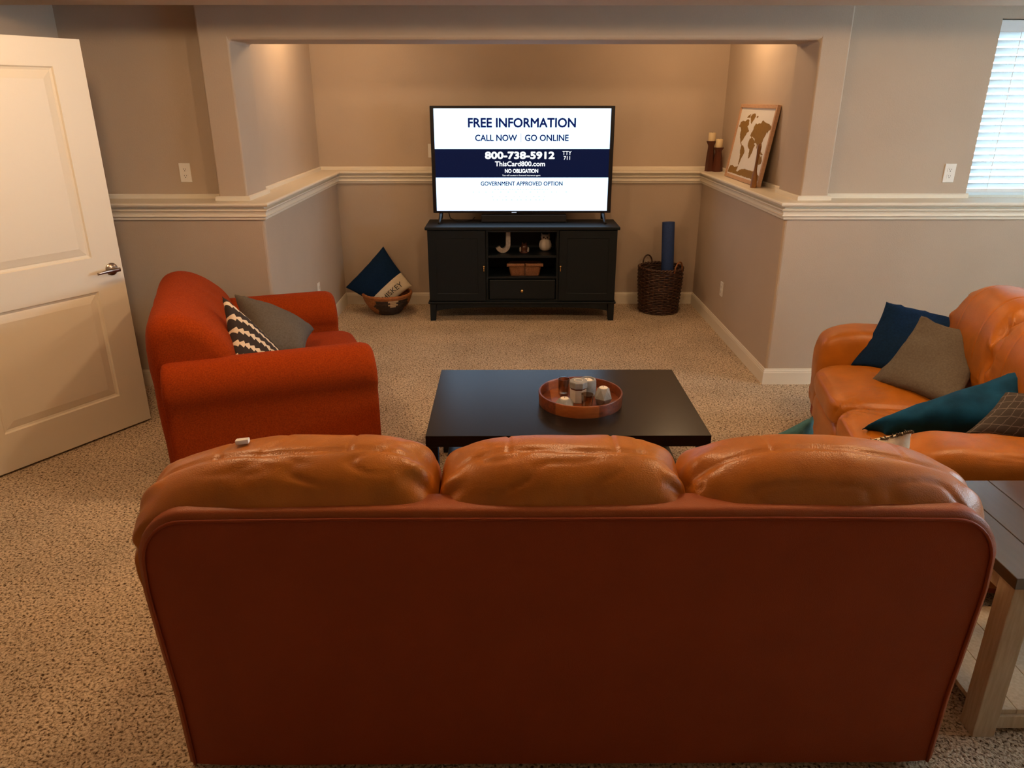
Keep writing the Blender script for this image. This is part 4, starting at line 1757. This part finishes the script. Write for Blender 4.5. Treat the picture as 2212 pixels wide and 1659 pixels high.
# ------------------------------------------------------------------ candle holders, map, figurine on the ledge
def build_ledge_items():
    g = thing('candelabra', 'carved dark wood twin candle holder on the alcove ledge', 'candle holder', (1.752, 6.585, LZ))
    for (dx, dy, h, r) in ((-.030, .012, .245, .044), (.026, -.022, .195, .046)):
        q = new()
        lathe(q, [(r, 0), (r * .96, .02), (r * .80, h * .5), (r * .60, h * .80), (r * .62, h * .86), (r * .92, h * .97), (r * .94, h), (.001, h)], 6, dx, dy,
              fn=lambda a, z: 1 + .10 * math.cos(3 * a + z * 8))
        st = link('stem', q, M['wood_dark'], g, smooth=True, auto=35)
        q = new()
        lathe(q, [(.029, h + .0005), (.030, h + .004), (.030, h + .062), (.027, h + .067), (.020, h + .064), (.001, h + .062)], 22, dx, dy)
        ca = link('candle', q, M['candle'], g, smooth=True, auto=40)
        q = new()
        lathe(q, [(.0012, h + .062), (.001, h + .074)], 6, dx, dy)
        link('wick', q, M['wick'], ca)
    # framed map, leaning on the wall
    bot = Vector((1.750, 5.335, LZ + .001))
    ln = .845
    ht = .545
    tilt = math.atan2(.080, ht)
    f = thing('framed_map', 'oak-framed bronze world map leaning on the alcove ledge', 'picture', (1.750, 5.335 + ln / 2, LZ + .001), R(-90))
    f.rotation_euler = (R(-math.degrees(tilt)), 0, R(-90))
    # local: x along the picture (towards the camera is +x), z up, -y faces the alcove
    fw = .026
    hx = ln / 2
    q = new()
    box(q, -hx, -hx + fw, -.012, .014, 0, ht)
    box(q, hx - fw, hx, -.012, .014, 0, ht)
    box(q, -hx + fw, hx - fw, -.012, .014, ht - fw, ht)
    box(q, -hx + fw, hx - fw, -.012, .014, 0, fw)
    link('frame', q, M['frame_wood'], f, bevel=.002)
    q = new()
    box(q, -hx + fw, hx - fw, -.002, .012, fw, ht - fw)
    paper = link('print', q, M['paper'], f)
    # coarse outlines of the continents, u 0..1 across, v 0..1 up
    land = {
        'north': [(.03, .66), (.06, .74), (.12, .77), (.20, .76), (.24, .80), (.31, .79), (.33, .72), (.29, .68), (.34, .66), (.38, .62), (.33, .58), (.30, .53),
                  (.27, .49), (.27, .45), (.24, .46), (.22, .43), (.24, .40), (.28, .37), (.26, .36), (.20, .42), (.17, .47), (.13, .54), (.13, .62), (.09, .66)],
        'greenland': [(.33, .84), (.37, .89), (.45, .90), (.47, .85), (.43, .78), (.40, .73), (.37, .76)],
        'arctic': [(.22, .82), (.27, .87), (.32, .88), (.31, .83)],
        'south': [(.26, .37), (.30, .385), (.35, .35), (.40, .29), (.38, .23), (.35, .18), (.33, .12), (.31, .06), (.295, .05), (.295, .13), (.285, .22), (.25, .29)],
        'africa': [(.46, .50), (.50, .53), (.56, .51), (.60, .49), (.625, .43), (.66, .42), (.63, .37), (.62, .30), (.59, .22), (.555, .19), (.54, .25), (.53, .33),
                   (.47, .36), (.44, .42)],
        'eurasia': [(.455, .54), (.47, .60), (.50, .64), (.50, .70), (.54, .75), (.58, .73), (.62, .75), (.68, .76), (.71, .81), (.75, .79), (.80, .77), (.88, .76), (.96, .73),
                    (.97, .69), (.92, .66), (.92, .61), (.89, .64), (.87, .59), (.84, .53), (.83, .47), (.80, .43), (.795, .37), (.77, .42), (.74, .45), (.72, .37), (.70, .43),
                    (.67, .46), (.63, .44), (.61, .50), (.57, .53), (.52, .54), (.49, .53)],
        'indies': [(.78, .33), (.83, .35), (.88, .33), (.93, .30), (.88, .29), (.82, .30)],
        'australia': [(.81, .19), (.82, .25), (.86, .28), (.89, .26), (.91, .28), (.945, .22), (.93, .15), (.89, .14), (.85, .17)],
        'antarctica': [(.02, -.06), (.05, .0), (.12, .02), (.20, .005), (.27, .015), (.315, .04), (.30, -.01), (.27, -.05), (.33, -.06), (.38, -.02), (.46, .01), (.55, .02),
                       (.66, .015), (.78, .02), (.90, .0), (.97, -.02), (.98, -.10), (.02, -.10)],
        'islands': [(.50, .85), (.54, .87), (.55, .85), (.52, .83)],
    }
    iw, ih = ln - 2 * fw, ht - 2 * fw
    # most of the border is blank paper above; the south band reaches the lower edge
    rnd = random.Random(8)
    for nm, pts in land.items():
        rough = []
        m = len(pts)
        for i in range(m):
            a, c = Vector(pts[i]), Vector(pts[(i + 1) % m])
            k = max(2, int((c - a).length / .016))
            for j in range(k):
                p = a.lerp(c, j / k)
                rough.append(p + Vector((rnd.uniform(-.006, .006), rnd.uniform(-.008, .008))))
        q = new()
        vs = [q.verts.new((-hx + fw + iw * min(.995, max(.005, p.x)), -.0032, fw + ih * min(.99, max(.005, .115 + p.y * .90)))) for p in rough]
        e = [q.edges.new((vs[i], vs[(i + 1) % len(vs)])) for i in range(len(vs))]
        bmesh.ops.triangle_fill(q, edges=e, use_beauty=True)
        ext = bmesh.ops.extrude_face_region(q, geom=list(q.faces))
        for v in ext['geom']:
            if isinstance(v, bmesh.types.BMVert):
                v.co.y += .001
        link('land_shape', q, M['land'], paper)
    # slender golden figurine standing in front of the map
    g = new()
    z = [(.0, .026, .0), (.010, .028, .0), (.040, .025, .0), (.085, .022, .002), (.105, .016, .004), (.130, .0125, .008), (.180, .0115, .018), (.225, .012, .028), (.250, .016, .036), (.275, .017, .042),
         (.292, .013, .046), (.300, .004, .048)]
    loft(g, [[(r * .8 * math.cos(2 * PI * k / 12), -s * .9 + r * math.sin(2 * PI * k / 12), h) for k in range(12)] for h, r, s in z])
    o = tag(link('wooden_figurine', g, M['gold_wood'], smooth=True, auto=50), 'slender golden-brown long-necked figurine standing in front of the framed map', 'figurine')
    o.location = (1.712, 5.335, LZ + .0005)


build_ledge_items()
